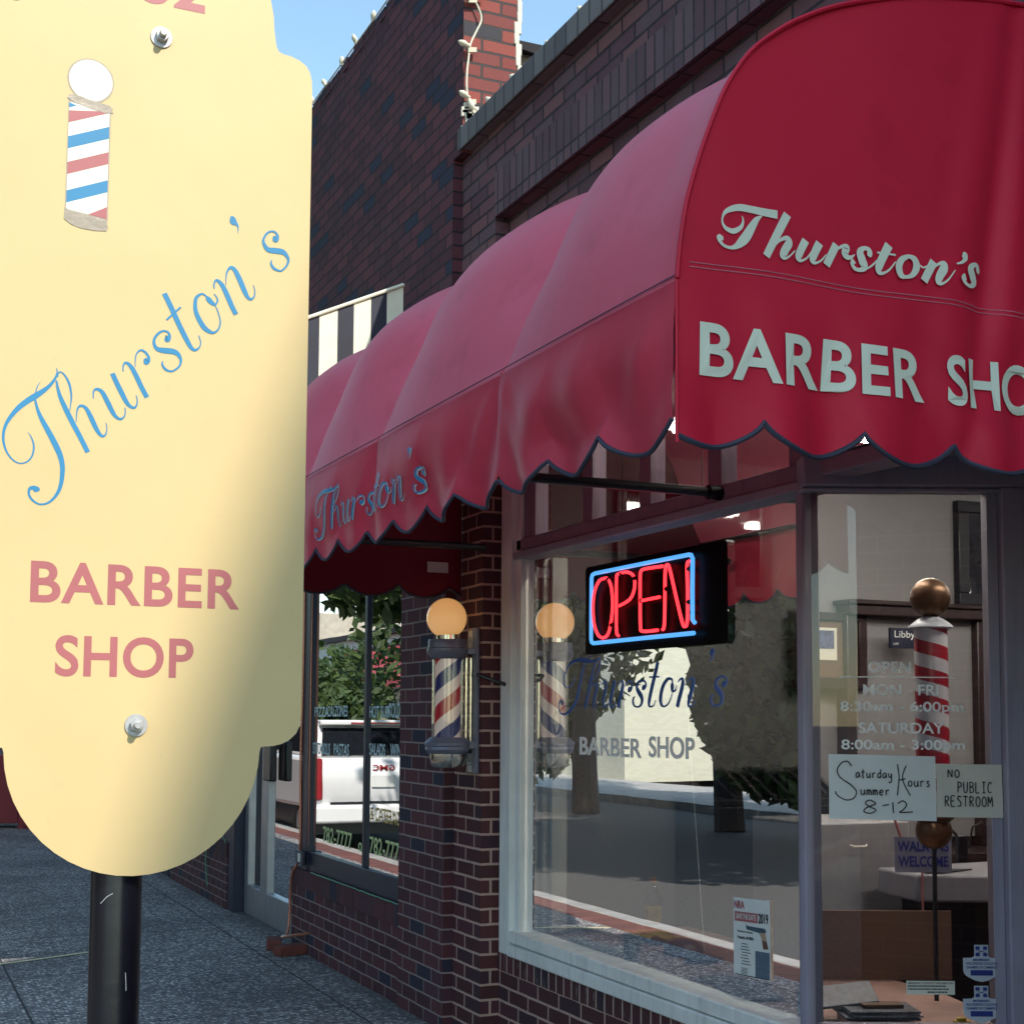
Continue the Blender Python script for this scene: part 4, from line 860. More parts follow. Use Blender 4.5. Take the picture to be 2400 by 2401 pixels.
def paper(name, s0, s1, z0, z1, off, mat, label, cat='paper', curl=.003, tilt=0):
    """a sheet taped to the side window; local coordinates 0..w, 0..h"""
    t = thing(name, label, cat, on2((s0+s1)/2, off, z0)); vs = []; fs = []
    for j in range(5):
        for i in range(9): vs.append(on2(s0+(s1-s0)*i/8, off+curl*math.sin(i*.9+j), z0+(z1-z0)*j/4+tilt*i/8))
    for j in range(4):
        for i in range(8): fs.append([j*9+i,j*9+i+1,(j+1)*9+i+1,(j+1)*9+i])
    o = mesh_obj('sheet', vs, fs, None, [mat], smooth=True, parent=t)
    return t, (lambda a, b, o_: on2(s0+a, off+curl+.0012+o_, z0+b+tilt*a/(s1-s0)))
t1, f = paper('hours_notice', .058, .388, 1.176, 1.374, .006, M['paper'], 'white handwritten Saturday Hours Summer 8-12 notice taped to the side window', 'notice', tilt=-.006)
W_, H_ = .330, .198; px = lambda a: (a-660)/700*W_; pz = lambda b: (1-(b-185)/430)*H_
m = MB()
st = [[(px(a),pz(b)) for a, b in q] for q in ([(808,262),(785,232),(745,240),(715,290),(735,340),(800,385),(838,430),(820,475),(770,488),(715,460),(700,432)],[(1108,242),(1118,330),(1105,450)],[(1165,250),(1140,340),(1190,450)],[(1112,350),(1160,338)],[(965,505),(925,485),(895,505),(925,530),(965,550),(930,572),(885,562),(905,535),(965,510)],[(1008,520),(1050,512)],[(1075,495),(1078,568)],[(1105,505),(1140,485),(1165,510),(1140,545),(1120,562),(1205,556)])]
st += penword('aturday', px(832), pz(338), .0148, .026, .12)[:] + penword('ours', px(1172), pz(390), .0165, .030, .12) + penword('ummer', px(862), pz(452), .0170, .028, .12)
pen(m, st, f, .0036); m.build('handwriting', M['ink'], t1)
t2, f = paper('restroom_notice', .389, .592, 1.183, 1.346, .009, M['card'], 'cream handwritten NO PUBLIC RESTROOM card taped to the side window', 'notice', tilt=-.002)
m = MB(); pen(m, penword('NO', .033, .122, .018, .024, .15)+penword('PUBLIC', .062, .076, .0165, .033, .12)+penword('RESTROOM', .022, .034, .0170, .031, .12), f, .0034); m.build('handwriting', M['ink'], t2)
t3, f = paper('contact_card', s_of((.403,3.518)), s_of((.538,3.458)), .645, .686, .004, M['card'], 'small printed emergency contact card low on the side window', 'card', 0)
side_text('EMERGENCY CONTACT INFORMATION', s_of((.403,3.518))+.004, .6765, .138, .006, .01, t3, M['ink'], off=.0065)
m = MB()
for k, (a, b) in enumerate(((.004,.118),(.004,.125),(.064,.122))): 
    x = a; random.seed(k)
    while x < b: w = random.uniform(.003,.010); m.add([f(x,.0235-.009*k,0),f(x+w,.0235-.009*k,0),f(x+w,.0275-.009*k,0),f(x,.0275-.009*k,0)], [[0,1,2,3]]); x += w+.0015
m.build('small_print', M['ink'], t3)
def sticker(cs, zt, label):
    t = thing('member_sticker', label, 'sticker', on2(cs, .003, zt-.1), 'round chamber of commerce window stickers'); w = .056
    pts = [(-.0215,0),(-.0215,-.034),(-.030,-.0385),(-w,-.0395),(-w,-.075)] + [(-w+.02-.02*math.cos(a), -.075-.022*math.sin(a)) for a in (.4,.8,1.2)] + [(-.02,-.107),(0,-.1115)]
    pts = pts + [(-a, b) for a, b in pts[::-1][1:]]
    mesh_obj('badge', [on2(cs+a,.003,zt+b) for a, b in pts], [list(range(len(pts)))], None, [M['sticker']], parent=t)
    m = MB(); q = lambda a, b: on2(cs+a, .0045, zt+b)
    def rect(a0, a1, b0, b1): m.add([q(a0,b0),q(a1,b0),q(a1,b1),q(a0,b1)], [[0,1,2,3]])
    for a0, a1 in ((-.018,-.005),(.005,.018)): rect(a0,a1,-.014,-.004); rect(a0,a1,-.034,-.024)
    m.tube([q(-.015,-.015),q(0,-.0195),q(.015,-.024)], .0008, 4); m.tube([q(-.015,-.024),q(0,-.0195),q(.015,-.015)], .0008, 4)
    rect(-.034,.034,-.092,-.0755); m.build('emblem', M['blueink'], t)
    for tx, w_, z_, h_ in (('MEMBER',.052,-.0485,.0075),('WALTERBORO-COLLETON',.096,-.0595,.0075),('CHAMBER OF COMMERCE',.094,-.071,.0075)): side_text(tx, cs-w_/2, zt+z_, w_, h_, .02, t, M['blueink'], off=.0048)
sticker(s_of((.614,3.425)), .795, 'upper grey member sticker of two in the corner of the side window')
sticker(s_of((.612,3.426)), .672, 'lower grey member sticker of two in the corner of the side window')
# event flyer on the display window
fl = thing('event_flyer', 'white save the date flyer with red banner and pistol picture on the display window', 'flyer', (.18,3.92,.64))
def ft(a, b, o): return (.1795-o, 4.127-a, .620+b+ (a/.215)*.012)   # a: 0..0.215, b: 0..0.262
def fq(mb, a0, a1, b0, b1, o, m=0): mb.add([ft(a0,b0,o),ft(a1,b0,o),ft(a1,b1,o),ft(a0,b1,o)], [[0,1,2,3]], m)
m = MB(); fq(m, 0, .215, 0, .258, 0); m.build('sheet', M['paper'], fl)
m = MB(); fq(m, .008,.145,.180,.212,.001); m.build('banner', M['redvin'], fl)
def ftxt(tx, a, b, w, h, mat, bold=.02, o=.0016): put_text(tx, ft(a,b,o), (0,-1,0.0558), V, w, h, 'lettering', mat, fl, bold=bold)
ftxt('NRA', .006, .222, .062, .026, M['redvin'], .04); ftxt('SAVE THE DATE', .018, .188, .118, .018, M['paper'], .02, .0022); ftxt('2019', .150, .180, .056, .034, M['ink'], .03)
ftxt('Walterboro Hampton', .022, .142, .095, .009, M['ink']); ftxt('Friends of NRA', .026, .122, .095, .011, M['ink'], .03)
m = MB()
for k in range(8): fq(m, .05-.004*(k%3), .085+.006*(k%4), .106-.0095*k, .1085-.0095*k, .0012)
for k in range(5): fq(m, .045, .085, .026-.0045*k, .0275-.0045*k, .0012)
m.build('small_print', M['ink'], fl)
m = MB(); fq(m, .130,.212,.005,.090,.001)
m.build('text_panel', plain('slate_print', (.10,.14,.20), .6, var=.3, scale=150), fl)
m = MB(); fq(m, .008,.210,.002,.005,.0014); m.build('rule_line', M['ink'], fl)
m = MB(); g = lambda pl, mi, o: m.add([ft(a,b,o) for a, b in pl], [list(range(len(pl)))], mi)
g([(.078,.176),(.082,.168),(.186,.166),(.195,.158),(.190,.152),(.150,.150),(.080,.156),(.076,.166)], 0, .0014); g([(.150,.151),(.188,.152),(.206,.100),(.176,.098),(.166,.135)], 1, .0012); g([(.172,.128),(.196,.124),(.205,.102),(.178,.100)], 2, .0016)
m.build('pistol_picture', [plain('gun_metal', (.05,.09,.13), .5), plain('grip_tan', (.45,.30,.20), .6), plain('grip_brown', (.14,.05,.04), .6)], fl)

# ================================================================= INSIDE THE SHOP
iw = 6.148
wm = thing('wall_mirror', 'wide dark framed mirror on the shop wall behind the neon sign', 'mirror', (1.25,6.14,2.1))
m = MB(); m.box(.80,1.71,6.10,iw,2.10,2.155); m.box(.80,1.71,6.10,iw,2.60,2.655); m.box(.80,.855,6.10,iw,2.155,2.60); m.box(1.655,1.71,6.10,iw,2.155,2.60); m.build('frame', M['dwood'], wm, bevel=.004)
mesh_obj('glass', [(.855,6.125,2.155),(1.655,6.118,2.155),(1.655,6.118,2.60),(.855,6.125,2.60)], [[0,1,2,3]], None, [M['mirror']], parent=wm)
wp = thing('framed_picture', 'black framed picture high on the shop wall at the right of the side window', 'picture', (3.2,6.14,2.1))
m = MB(); m.box(2.945,3.5,6.10,iw,2.12,2.185); m.box(2.945,3.5,6.10,iw,2.635,2.70); m.box(2.945,3.02,6.10,iw,2.185,2.635); m.box(3.43,3.5,6.10,iw,2.185,2.635); m.build('frame', M['black'], wp, bevel=.004)
M['picglass'] = plain('glossy_print', (.035,.035,.045), .06, var=.5, scale=3, Coat_Weight=1.)
vs = [(3.02+.41*i/10, 6.12+.010*math.sin(i*.5+.8*j), 2.185+.45*j/6) for j in range(7) for i in range(11)]
mesh_obj('print', vs, [[j*11+i,j*11+i+1,j*11+i+12,j*11+i+11] for j in range(6) for i in range(10)], None, [M['picglass']], smooth=True, parent=wp)
bs = thing('mirror_station', 'dark wood barber station with mirror against the shop wall', 'barber station', (2.65,6.0,.06))
m = MB(); m.box(2.14,3.22,6.02,iw,2.03,2.085); m.box(2.12,3.24,6.0,iw,2.085,2.11); m.box(3.02,3.12,6.05,iw,.80,2.03); m.box(2.14,2.20,6.05,iw,.80,2.03); m.box(2.1,3.26,5.75,iw,.74,.80); m.box(2.14,3.22,5.8,iw,.06,.74); m.build('cabinet', M['dwood'], bs, bevel=.006)
mesh_obj('mirror', [(2.20,6.10,.85),(3.02,6.10,.85),(3.02,6.10,2.03),(2.20,6.10,2.03)], [[0,1,2,3]], None, [M['inwall']], parent=bs)  # wall grey stands in for the reflection
lb = thing('name_sign', 'small dark name sign reading Libby hanging on the barber station', 'sign', (2.46,6.0,1.86))
MB().box(2.368,2.566,5.985,6.0,1.858,1.965).build('plate', plain('navy_plate', (.012,.014,.035), .4), lb)
put_text('Libby', (2.395,5.983,1.903), XU, ZU, .135, .048, 'lettering', M['paper'], lb, bold=.005); put_text('OFF', (2.385,5.983,1.874), XU, ZU, .036, .012, 'lettering', M['greylet'], lb)
fp = thing('framed_print', 'brown framed print with pale mat beside the barber station mirror', 'picture', (2.1,6.1,1.64))
m = MB(); m.box(1.80,2.285,6.07,6.1,1.64,1.70); m.box(1.80,2.285,6.07,6.1,2.0,2.04); m.box(1.80,1.85,6.07,6.1,1.70,2.0); m.box(2.235,2.285,6.07,6.1,1.70,2.0); m.build('frame', M['dwood'], fp, bevel=.003)
mesh_obj('print', [(1.85,6.09,1.70),(2.235,6.09,1.70),(2.235,6.09,2.0),(1.85,6.09,2.0)], [[0,1,2,3]], None, [M['brown']], parent=fp)
mesh_obj('mat_board', [(1.95,6.085,1.79),(2.10,6.085,1.79),(2.10,6.085,1.96),(1.95,6.085,1.96)], [[0,1,2,3]], None, [M['card']], parent=fp)
mesh_obj('picture_area', [(1.97,6.082,1.85),(2.08,6.082,1.85),(2.08,6.082,1.945),(1.97,6.082,1.945)], [[0,1,2,3]], None, [plain('blue_print', (.07,.08,.17), .6, var=.7, scale=40)], parent=fp)
# ceiling lights
def fixture(x0, x1, y, z, label):
    t = thing('ceiling_light', label, 'ceiling light', ((x0+x1)/2,y,2.8), 'fluorescent lights on the shop ceiling')
    MB().box(x0-.03,x1+.03,y-.06,y+.06,z+.02,2.8).build('housing', M['inceil'], t)
    m = MB(); m.tube([(x0,y-.03,z),(x1,y-.03,z)], .016, 8); m.tube([(x0,y+.03,z),(x1,y+.03,z)], .016, 8); m.build('tube', M['tube'], t); return t
fixture(1.0,2.2,5.0,2.72,'fluorescent ceiling light nearest the display window')
def fill_fixture_y(x, y0, y1, z, label):
    t = thing('ceiling_light', label, 'ceiling light', (x,(y0+y1)/2,2.8), 'fluorescent lights on the shop ceiling')
    MB().box(x-.06,x+.06,y0-.03,y1+.03,z+.02,2.8).build('housing', M['inceil'], t)
    m = MB(); m.tube([(x-.03,y0,z),(x-.03,y1,z)], .016, 8); m.tube([(x+.03,y0,z),(x+.03,y1,z)], .016, 8); m.build('tube', M['tube'], t)
fill_fixture_y(.62,3.9,5.3,2.74,'added ceiling light hidden along the shop front to fill the window shelf')  # added out of sight to brighten the display shelf
fixture(2.55,3.75,4.6,2.72,'fluorescent ceiling light deeper in the shop over the stations'); fixture(.9,2.1,3.2,2.72,'fluorescent ceiling light near the shop door'); fixture(5,6.2,4.4,2.72,'fluorescent ceiling light at the back of the shop')
# indoor pole
ip = thing('indoor_barber_pole', 'unlit red and white striped pole with bronze globe standing inside the side window', 'barber pole', (.83,3.88,.53))
ix, iy = .835, 3.885
m = MB(); sphere(m, (ix,iy,1.905), .069, 32); m.build('globe', M['bronze'], ip)
m = MB(); m.lathe([(.03,1.838),(.05,1.825),(.074,1.806),(.076,1.80),(.070,1.796),(.01,1.796)], (ix,iy,0), 32); m.build('top_cap', M['sticker'], ip)
m = MB(); m.lathe([(.057,1.16),(.057,1.798)], (ix,iy,0), 36); m.build('striped_cylinder', M['pole2'], ip)
m = MB(); m.lathe([(.01,1.162),(.072,1.16),(.07,1.145),(.05,1.13),(.01,1.13)], (ix,iy,0), 32); sphere(m, (ix,iy,1.10), .062, 28); m.build('bottom_ball', M['bronze'], ip)
m = MB(); m.tube([(ix,iy,.527),(ix,iy,1.05)], .008, 8); m.build('stand', M['black'], ip)
# things in the display window
def single(mb, name, mats, label, cat, bevel=0, group=None): return tag(mb.build(name, mats, None, bevel), label, cat, group)
rk = thing('magazine_rack', 'dark rack of slanting magazines against the shop wall behind the window lettering', 'rack', (1.5,6.0,.06))
m = MB(); m.box(1.15,1.9,5.85,iw,1.06,1.09); m.box(1.15,1.9,5.85,iw,.06,1.055); m.build('cabinet', M['black'], rk, bevel=.005)
m = MB(); 
for xx in (1.30,1.52,1.74): m.box(xx-.003,xx+.003,5.846,5.85,.12,1.0)
m.build('cabinet_joint', M['dwood'], rk)
random.seed(11)
for k in range(9):
    xx = 1.19+.078*k; h = random.uniform(.12,.2); c = random.choice([(.05,.05,.07),(.10,.09,.10),(.20,.18,.17),(.03,.03,.05)])
    m = MB(); m.obox((xx+.05,5.95,1.095+h*.42), (.075*random.uniform(.8,1.1),0,-.06), (.004,.0,.006), (0,.10,0)); 
    tag(m.build('magazine', plain('magazine_cover', c, .3, var=.5, scale=25)), 'dark magazine leaning in the rack inside the display window', 'magazine', 'magazines leaning in the rack')
cb = thing('drawer_cabinet', 'pale grey drawer cabinet behind the side window', 'cabinet', (1.1,4.75,.06))
MB().box(.905,1.34,4.62,5.1,.06,1.07).build('body', plain('grey_laminate', (.30,.29,.30), .5), cb, bevel=.006)
m = MB(); m.tube([(1.03,4.60,.985),(1.04,4.59,.98),(1.10,4.59,.98),(1.11,4.60,.985)], .004, 6); m.build('handle', M['card'], cb)
single(MB().obox((.895,4.262,.655), (.245,-.105,0), (.003,.006,0), (0,0,.125)), 'cardboard_sheet', M['brown'], 'large brown cardboard sheet standing in the window behind the side pane', 'cardboard')
ws = thing('walk_ins_sign', 'small blue lettered WALK INS WELCOME sign inside the side window', 'sign', (1.1,4.25,.92))
wd_ = Vector((.187,-.074,0)).normalized(); P0 = Vector((1.0,4.290,.915))
MB().obox(P0+wd_*.104+Vector((0,0,.063)), wd_*.108, Vector((-wd_.y,wd_.x,0))*.002, (0,0,.066)).build('plate', plain('grey_plate', (.20,.20,.27), .5), ws)
nn = Vector((wd_.y,-wd_.x,0))
put_text('WALK INS', P0+nn*.004+wd_*.006+Vector((0,0,.075)), wd_, V, .195, .038, 'lettering', M['blueink'], ws, bold=.03); put_text('WELCOME', P0+nn*.004+wd_*.008+Vector((0,0,.018)), wd_, V, .19, .040, 'lettering', M['blueink'], ws, bold=.03)
m = MB(); m.tube([P0+wd_*.02+Vector((0,0,.128)), P0+wd_*.0+Vector((0,0,.19)), P0+Vector((-.03,0,.24))], .005, 6); m.tube([P0+wd_*.1+Vector((0,0,-.39)), P0+wd_*.1], .004, 6); m.build('stand', M['redvin'], ws)
vn = thing('corner_counter', 'pale counter corner with a dark slot beside the walk ins sign', 'counter', (1.3,4.3,.06))
MB().hexa([(1.12,4.55),(1.08,4.27),(1.34,4.15),(2.0,4.35),(2.0,4.6)], .80, .90).build('top', plain('counter_grey', (.24,.23,.25), .4), vn, bevel=.01)
MB().hexa([(1.2,4.5),(1.16,4.32),(1.33,4.24),(1.9,4.4),(1.9,4.55)], .06, .798).build('base', M['black'], vn)
single(MB().hexa([(1.14,4.30),(1.20,4.27),(1.40,4.33),(1.33,4.36)], .902, .906), 'clipper_mat', M['black'], 'dark rubber mat lying on the pale counter corner', 'mat')
bt = thing('drink_bottle', 'plastic bottle with orange cap and yellow label standing in the display window', 'bottle', (.70,5.58,.527))
m = MB(); m.lathe([(.001,.527),(.035,.528),(.037,.54),(.035,.60),(.037,.66),(.034,.70),(.018,.735),(.0135,.745),(.0135,.752)], (.70,5.58,0), 24); m.build('body', glass('bottle_plastic', 2.5, (.75,.70,.66)), bt)
m = MB(); m.lathe([(.0365,.575),(.0375,.58),(.0375,.645),(.0365,.65)], (.70,5.58,0), 24); m.build('label', plain('yellow_red_label', (.55,.36,.04), .5, var=.6, scale=22), bt)
m = MB(); m.lathe([(.016,.748),(.016,.772),(.0005,.773)], (.70,5.58,0), 20); m.build('cap', plain('orange_cap', (.62,.20,.03), .4), bt)
m = MB(); m.lathe([(.001,.528),(.030,.528),(.036,.62),(.034,.62),(.028,.535),(.001,.534)], (.26,4.98,0), 24); single(m, 'drinking_glass', glass('tumbler', 2.2, (.70,.80,.76)), 'empty clear tumbler standing by the glass in the display window', 'glass')
random.seed(21)
def crumple(cx, cy, z, rx, ry, h, name, mat, lab, cat, n=14):
    vs = [(cx+rx*(i/n-.5)*2+random.uniform(-.008,.008), cy+ry*(j/5-.5)*2+random.uniform(-.01,.01), z+random.uniform(0,h)+(h*.9 if j in (0,) and i < 3 else 0)) for j in range(6) for i in range(n+1)]
    fs = [[j*(n+1)+i,j*(n+1)+i+1,(j+1)*(n+1)+i+1,(j+1)*(n+1)+i] for j in range(5) for i in range(n)]
    return tag(mesh_obj(name, vs, fs, None, [mat]), lab, cat)
crumple(.255,5.28,.532,.05,.20,.022,'crumpled_paper',M['paper'],'crumpled white paper lying in the left corner of the display window','paper')
crumple(.62,5.42,.532,.09,.16,.022,'yellow_bag',plain('yellow_bag', (.50,.40,.05), .45, var=.4, scale=20),'crumpled yellow plastic bag lying at the foot of the bottle','bag')
hat = MB(); sphere(hat, (.52,5.02,.545), .085, 24, 0, (.9,1.15,.55)); hat.hexa([(.47,4.92),(.42,4.84),(.50,4.78),(.58,4.82),(.58,4.94)], .535, .541); single(hat, 'black_cap', M['black'], 'black cap lying on the window shelf behind the tumbler', 'cap')
for k, (x, y, a, lab) in enumerate(((.36,4.42,.3,'grey opened booklet lying on the window shelf below the flyer'),(.30,4.22,-.2,'grey booklet lying nearest the glass below the flyer'))):
    m = MB(); ca, sa2 = math.cos(a), math.sin(a); m.obox((x,y,.533+.006*k), (.075*ca,.075*sa2,0), (-.13*sa2,.13*ca,0), (0,0,.003)); m.obox((x,y,.5375+.006*k), (.045*ca,.045*sa2,0), (-.05*sa2,.05*ca,0), (0,0,.0008), 1)
    single(m, 'booklet', [plain('booklet_grey', (.17,.17,.17), .5, var=.4, scale=12), M['ink']], lab, 'booklet', group='booklets on the window shelf')
# stack by the side pane
st_ = MB(); 
def flatbox(c, ax, hw, hd, z0, z1, mat, name, lab, cat, grp=None):
    a = Vector((math.cos(ax), math.sin(ax), 0)); b = Vector((-a.y, a.x, 0)); m = MB(); m.obox((c[0],c[1],(z0+z1)/2), a*hw, b*hd, (0,0,(z1-z0)/2)); return single(m, name, mat, lab, cat, .002, grp)
ang = math.atan2(d2.y, d2.x)
flatbox((.395,3.665), ang+.02, .098, .07, .528, .549, M['batten'], 'wooden_block', 'pale wooden block at the bottom of the stack by the side window', 'block')
MG = [plain('news_grey', (.20,.20,.22), .6, var=.5, scale=40), plain('news_dark', (.09,.09,.11), .5, var=.5, scale=40), plain('news_light', (.33,.33,.34), .6, var=.4, scale=40)]
labs = ['bottom grey newspaper in the stack by the side window','second grey newspaper up in the stack by the side window','dark newspaper in the middle of the stack by the side window','upper grey newspaper sticking out to the right of the stack','pale topmost newspaper of the flat stack by the side window']
random.seed(2)
for k in range(5): flatbox((.41+random.uniform(-.01,.025),3.665+random.uniform(-.01,.015)), ang+random.uniform(-.08,.08), .11, .08, .5495+.0062*k, .5552+.0062*k, MG[k%3], 'newspaper', labs[k], 'newspaper', 'newspapers stacked by the side window')
flatbox((.42,3.66), ang+.05, .064, .03, .581, .592, M['brown'], 'brown_envelope', 'thick brown envelope on top of the newspaper stack', 'envelope')
m = MB(); a = Vector((math.cos(ang),math.sin(ang),0)); m.obox((.35,3.76,.603), a*.10+Vector((0,0,.012)), Vector((.02,.05,.022)), Vector((0,0,.004))); single(m, 'folded_magazine', MG[1], 'dark folded magazine leaning behind the newspaper stack', 'magazine', .002)
tc = thing('toy_car', 'small yellow toy car at the right end of the window shelf', 'toy car', (.655,3.55,.527))
tcx, tcy = .625, 3.525
m = MB(); m.obox((tcx,tcy,.541), a*.026, Vector((-a.y,a.x,0))*.011, (0,0,.006)); m.obox((tcx-.003*a.x,tcy,.551), a*.014, Vector((-a.y,a.x,0))*.009, (0,0,.006)); m.build('body', plain('toy_yellow', (.55,.38,.05), .35), tc, bevel=.003)
for sx in (-1,1):
    for sy in (-1,1):
        m = MB(); m.lathe([(.0005,-.003),(.0065,-.003),(.0065,.003),(.0005,.003)], Vector((tcx,tcy,.5345))+a*.016*sx+Vector((-a.y,a.x,0))*.012*sy, 12, 0, (-a.y,a.x,0)); m.build('wheel', M['black'], tc)
sb = thing('spray_bottle', 'white and blue spray bottle standing behind the corner mullion', 'bottle', (.235,3.79,.527))
m = MB(); m.lathe([(.001,.528),(.026,.528),(.027,.57),(.026,.585)], (.235,3.80,0), 20); m.build('body', plain('blue_liquid', (.06,.10,.24), .2), sb)
m = MB(); m.lathe([(.026,.585),(.024,.62),(.015,.655),(.010,.675),(.0005,.676)], (.235,3.80,0), 20); m.build('cap', M['paper'], sb)
m = MB(); m.tube([(.5,4.95,1.52),(.42,4.7,.60)], .0022, 5); single(m, 'pale_line', M['whitelet'], 'thin pale line running down inside the display window', 'cord')  # thin pale line slanting down towards the shelf
sh = thing('hairdryer_stand', 'black hair dryer on a coiled cord beside the walk ins sign', 'hair dryer', (1.25,4.25,.9))
m = MB(); m.obox((1.235,4.20,1.0), (.018,-.006,0), (.006,.016,0), (0,0,.05)); m.build('handle', M['black'], sh, bevel=.004)
m = MB(); m.tube([(1.22,4.21,1.05),(1.18,4.22,1.09),(1.14,4.24,1.10)], .006, 6); m.tube([(1.27,4.2,1.0),(1.28,4.19,1.08),(1.32,4.18,1.10),(1.36,4.17,1.06),(1.37,4.17,.9)], .0035, 6); m.build('cord', M['black'], sh)
# ================================================================= SMALL THINGS OUTSIDE
def bulb_at(root, p, d):
    d = Vector(d).normalized(); m = MB(); m.lathe([(.0005,.062),(.008,.056),(.014,.044),(.0165,.032),(.014,.020),(.011,.014),(.011,0),(.0005,0)], p, 12, 0, d); return m.build('bulb', M['bulb'], root)
ls = thing('string_lights', 'string of white bulbs along the roof edge and corner of the restaurant wall', 'string lights', (0,6.2,5.4))
path = [(0,8.9,5.53),(0,7.6,5.52),(-.01,6.25,5.515),(.03,6.175,5.4),(.02,6.172,5.15),(.025,6.172,5.0),(.060,6.168,4.95),(.083,6.168,4.885),(.058,6.168,4.82),(.026,6.168,4.745),(.016,6.17,4.66),(.010,6.17,4.60),(.010,6.17,4.52),(.022,6.17,4.465),(.05,6.17,4.435),(.09,6.17,4.40),(.14,6.18,4.36)]
m = MB(); m.tube([tuple(q) for q in catmull(path, 4)], .0048, 6); m.build('cable', M['cable'], ls)
random.seed(8)
y = 6.35
while y < 9.0: bulb_at(ls, (random.uniform(-.01,.01), y, 5.51), (-.2+random.uniform(-.3,.3), random.uniform(-.5,.5), 1)); y += .31
for p, d in (((.035,6.165,4.985),(-1,0,-.35)),((.040,6.165,4.985),(1,0,.3)),((.02,6.165,4.733),(-1,0,.25)),((.02,6.165,4.474),(-1,-.2,.35)),((.02,6.165,4.466),(.3,-.3,-1))): bulb_at(ls, p, d)
for z in (4.73,4.47,4.98):
    m = MB(); m.obox((.035,6.168,z-.012), (.022,0,.004), (0,.006,0), (0,0,.012)); m.build('clip', M['bulb'], ls)
l2 = thing('coping_lights', 'string of white bulbs lying on top of the barber shop coping', 'string lights', (.2,4.5,4.335))
m = MB(); m.tube([(.14,6.18,4.36)]+[(.10+.01*math.sin(i),6.1-.35*i,4.345) for i in range(11)], .0048, 6); m.build('cable', M['cable'], l2)
for y, d in ((5.92,(-.6,.3,.5)),(5.63,(-.7,.5,.35)),(5.30,(-.3,.5,.6)),(4.99,(-.4,.4,.7)),(4.65,(-.4,.4,.7)),(4.3,(-.4,.2,.7))): bulb_at(l2, (.055,y,4.348), d)
rl = thing('rope_light', 'reddish copper rope light run down the restaurant window frame to the loose bricks', 'rope light', (0,8.9,0))
path = [(.016,8.905,2.7),(.018,8.90,1.9),(.014,8.91,1.2),(.016,8.905,.62),(-.004,9.02,.45),(-.006,9.04,.2),(-.03,9.0,.09),(-.09,8.9,.085),(-.1,8.8,.10),(-.05,8.66,.13),(.0,8.62,.14)]
m = MB(); m.tube([tuple(q) for q in catmull(path, 6)], .009, 6); m.build('rope', M['copper'], rl)
m = MB(); m.tube([tuple(q) for q in catmull([(.03,8.765,2.4),(.03,8.762,1.5),(.03,8.765,.66)], 8)], .006, 6); m.build('inner_rope', M['copper'], rl)
g2 = thing('green_fairy_lights', 'thin green wire of tiny lights along the restaurant window sill', 'fairy lights', (0,8,.51))
m = MB(); random.seed(6); m.tube([(.003,8.6-.04*i,.511+.004*random.random()) for i in range(41)], .0035, 5); m.tube([(.003,10.93+.05*i,.5+.05*math.sin(i*.5)) for i in range(20)], .004, 5); m.tube([(.0,11.6,.5),(-.004,11.62,.3),(-.01,11.5,.12)], .004, 5); m.build('wire', M['green'], g2)
random.seed(1)
def loose(c, rot, lab):
    a = Vector((math.cos(rot),math.sin(rot),0)); b = Vector((-a.y,a.x,0)); m = MB(); m.obox((c[0],c[1],.032), a*.10, b*.047, (0,0,.031)); o = m.build('loose_brick', plain('loose_brick_red', (.16,.045,.035), .85, var=.3, scale=30, bump=.5), None, .006); return tag(o, lab, 'brick', 'loose bricks on the pavement')
loose((-.085,8.72), .25, 'nearer loose red brick lying on the pavement below the rope light'); loose((-.115,9.0), 1.3, 'farther loose red brick lying on the pavement nearest the restaurant door')
pl = thing('red_planter', 'red stained wooden planter box on the pavement far behind the sign', 'planter', (-.8,20,0))
m = MB(); m.box(-1.5,-.735,19.7,20.3,.06,.95); m.build('box', M['redwood'], pl, bevel=.01)
for a, b in ((-.74,-.56),(-1.5,-1.3)):
    m = MB(); m.box(a,b,19.55,19.62,0,.95); m.build('leg', M['redwood'], pl)
m = MB(); m.obox((-.64,20.0,.46), (.05,0,.0), (0,.5,0), (0,0,.42)); m.build('side_board', M['redwood'], pl)

# ================================================================= PARKED CAR (seen in the window reflections)
cv = thing('parked_car', 'large white parked car with its tail towards the restaurant window', 'car', (-3.4,20,-.3))
cx0, cx1, yr, zb = -4.43, -2.40, 17.4, -.30
def prism(prof_yz, x0, x1, inset=0):
    n = len(prof_yz); m = MB(); vs = [(x0,y,z) for y, z in prof_yz]+[(x1,y,z) for y, z in prof_yz]
    m.add(vs, [list(range(n))[::-1], list(range(n,2*n))]+[[i,(i+1)%n,n+(i+1)%n,n+i] for i in range(n)]); return m
m = prism([(yr+.10,.28),(yr+.02,.40),(yr,.80),(yr+.05,.96),(yr+4.9,.96),(yr+5.2,.8),(yr+5.25,.28)], cx0, cx1); m.build('body', M['suv'], cv, bevel=.06)
m = prism([(yr+.06,.95),(yr+.26,1.37),(yr+.45,1.42),(yr+2.6,1.42),(yr+3.6,.95)], cx0+.12, cx1-.12); m.build('cabin', M['suv'], cv, bevel=.05)
m = MB(); m.add([(cx0+.20,yr+.060,.985),(cx1-.20,yr+.060,.985),(cx1-.26,yr+.225,1.335),(cx0+.26,yr+.225,1.335)], [[0,1,2,3]]); m.build('rear_window', M['cglass'], cv)
m = MB()
for x in (cx0+.115, cx1-.115): m.add([(x,yr+.32,1.0),(x,yr+3.3,1.0),(x,yr+2.6,1.34),(x,yr+.45,1.34)], [[0,1,2,3]])
m.build('side_window', M['cglass'], cv)
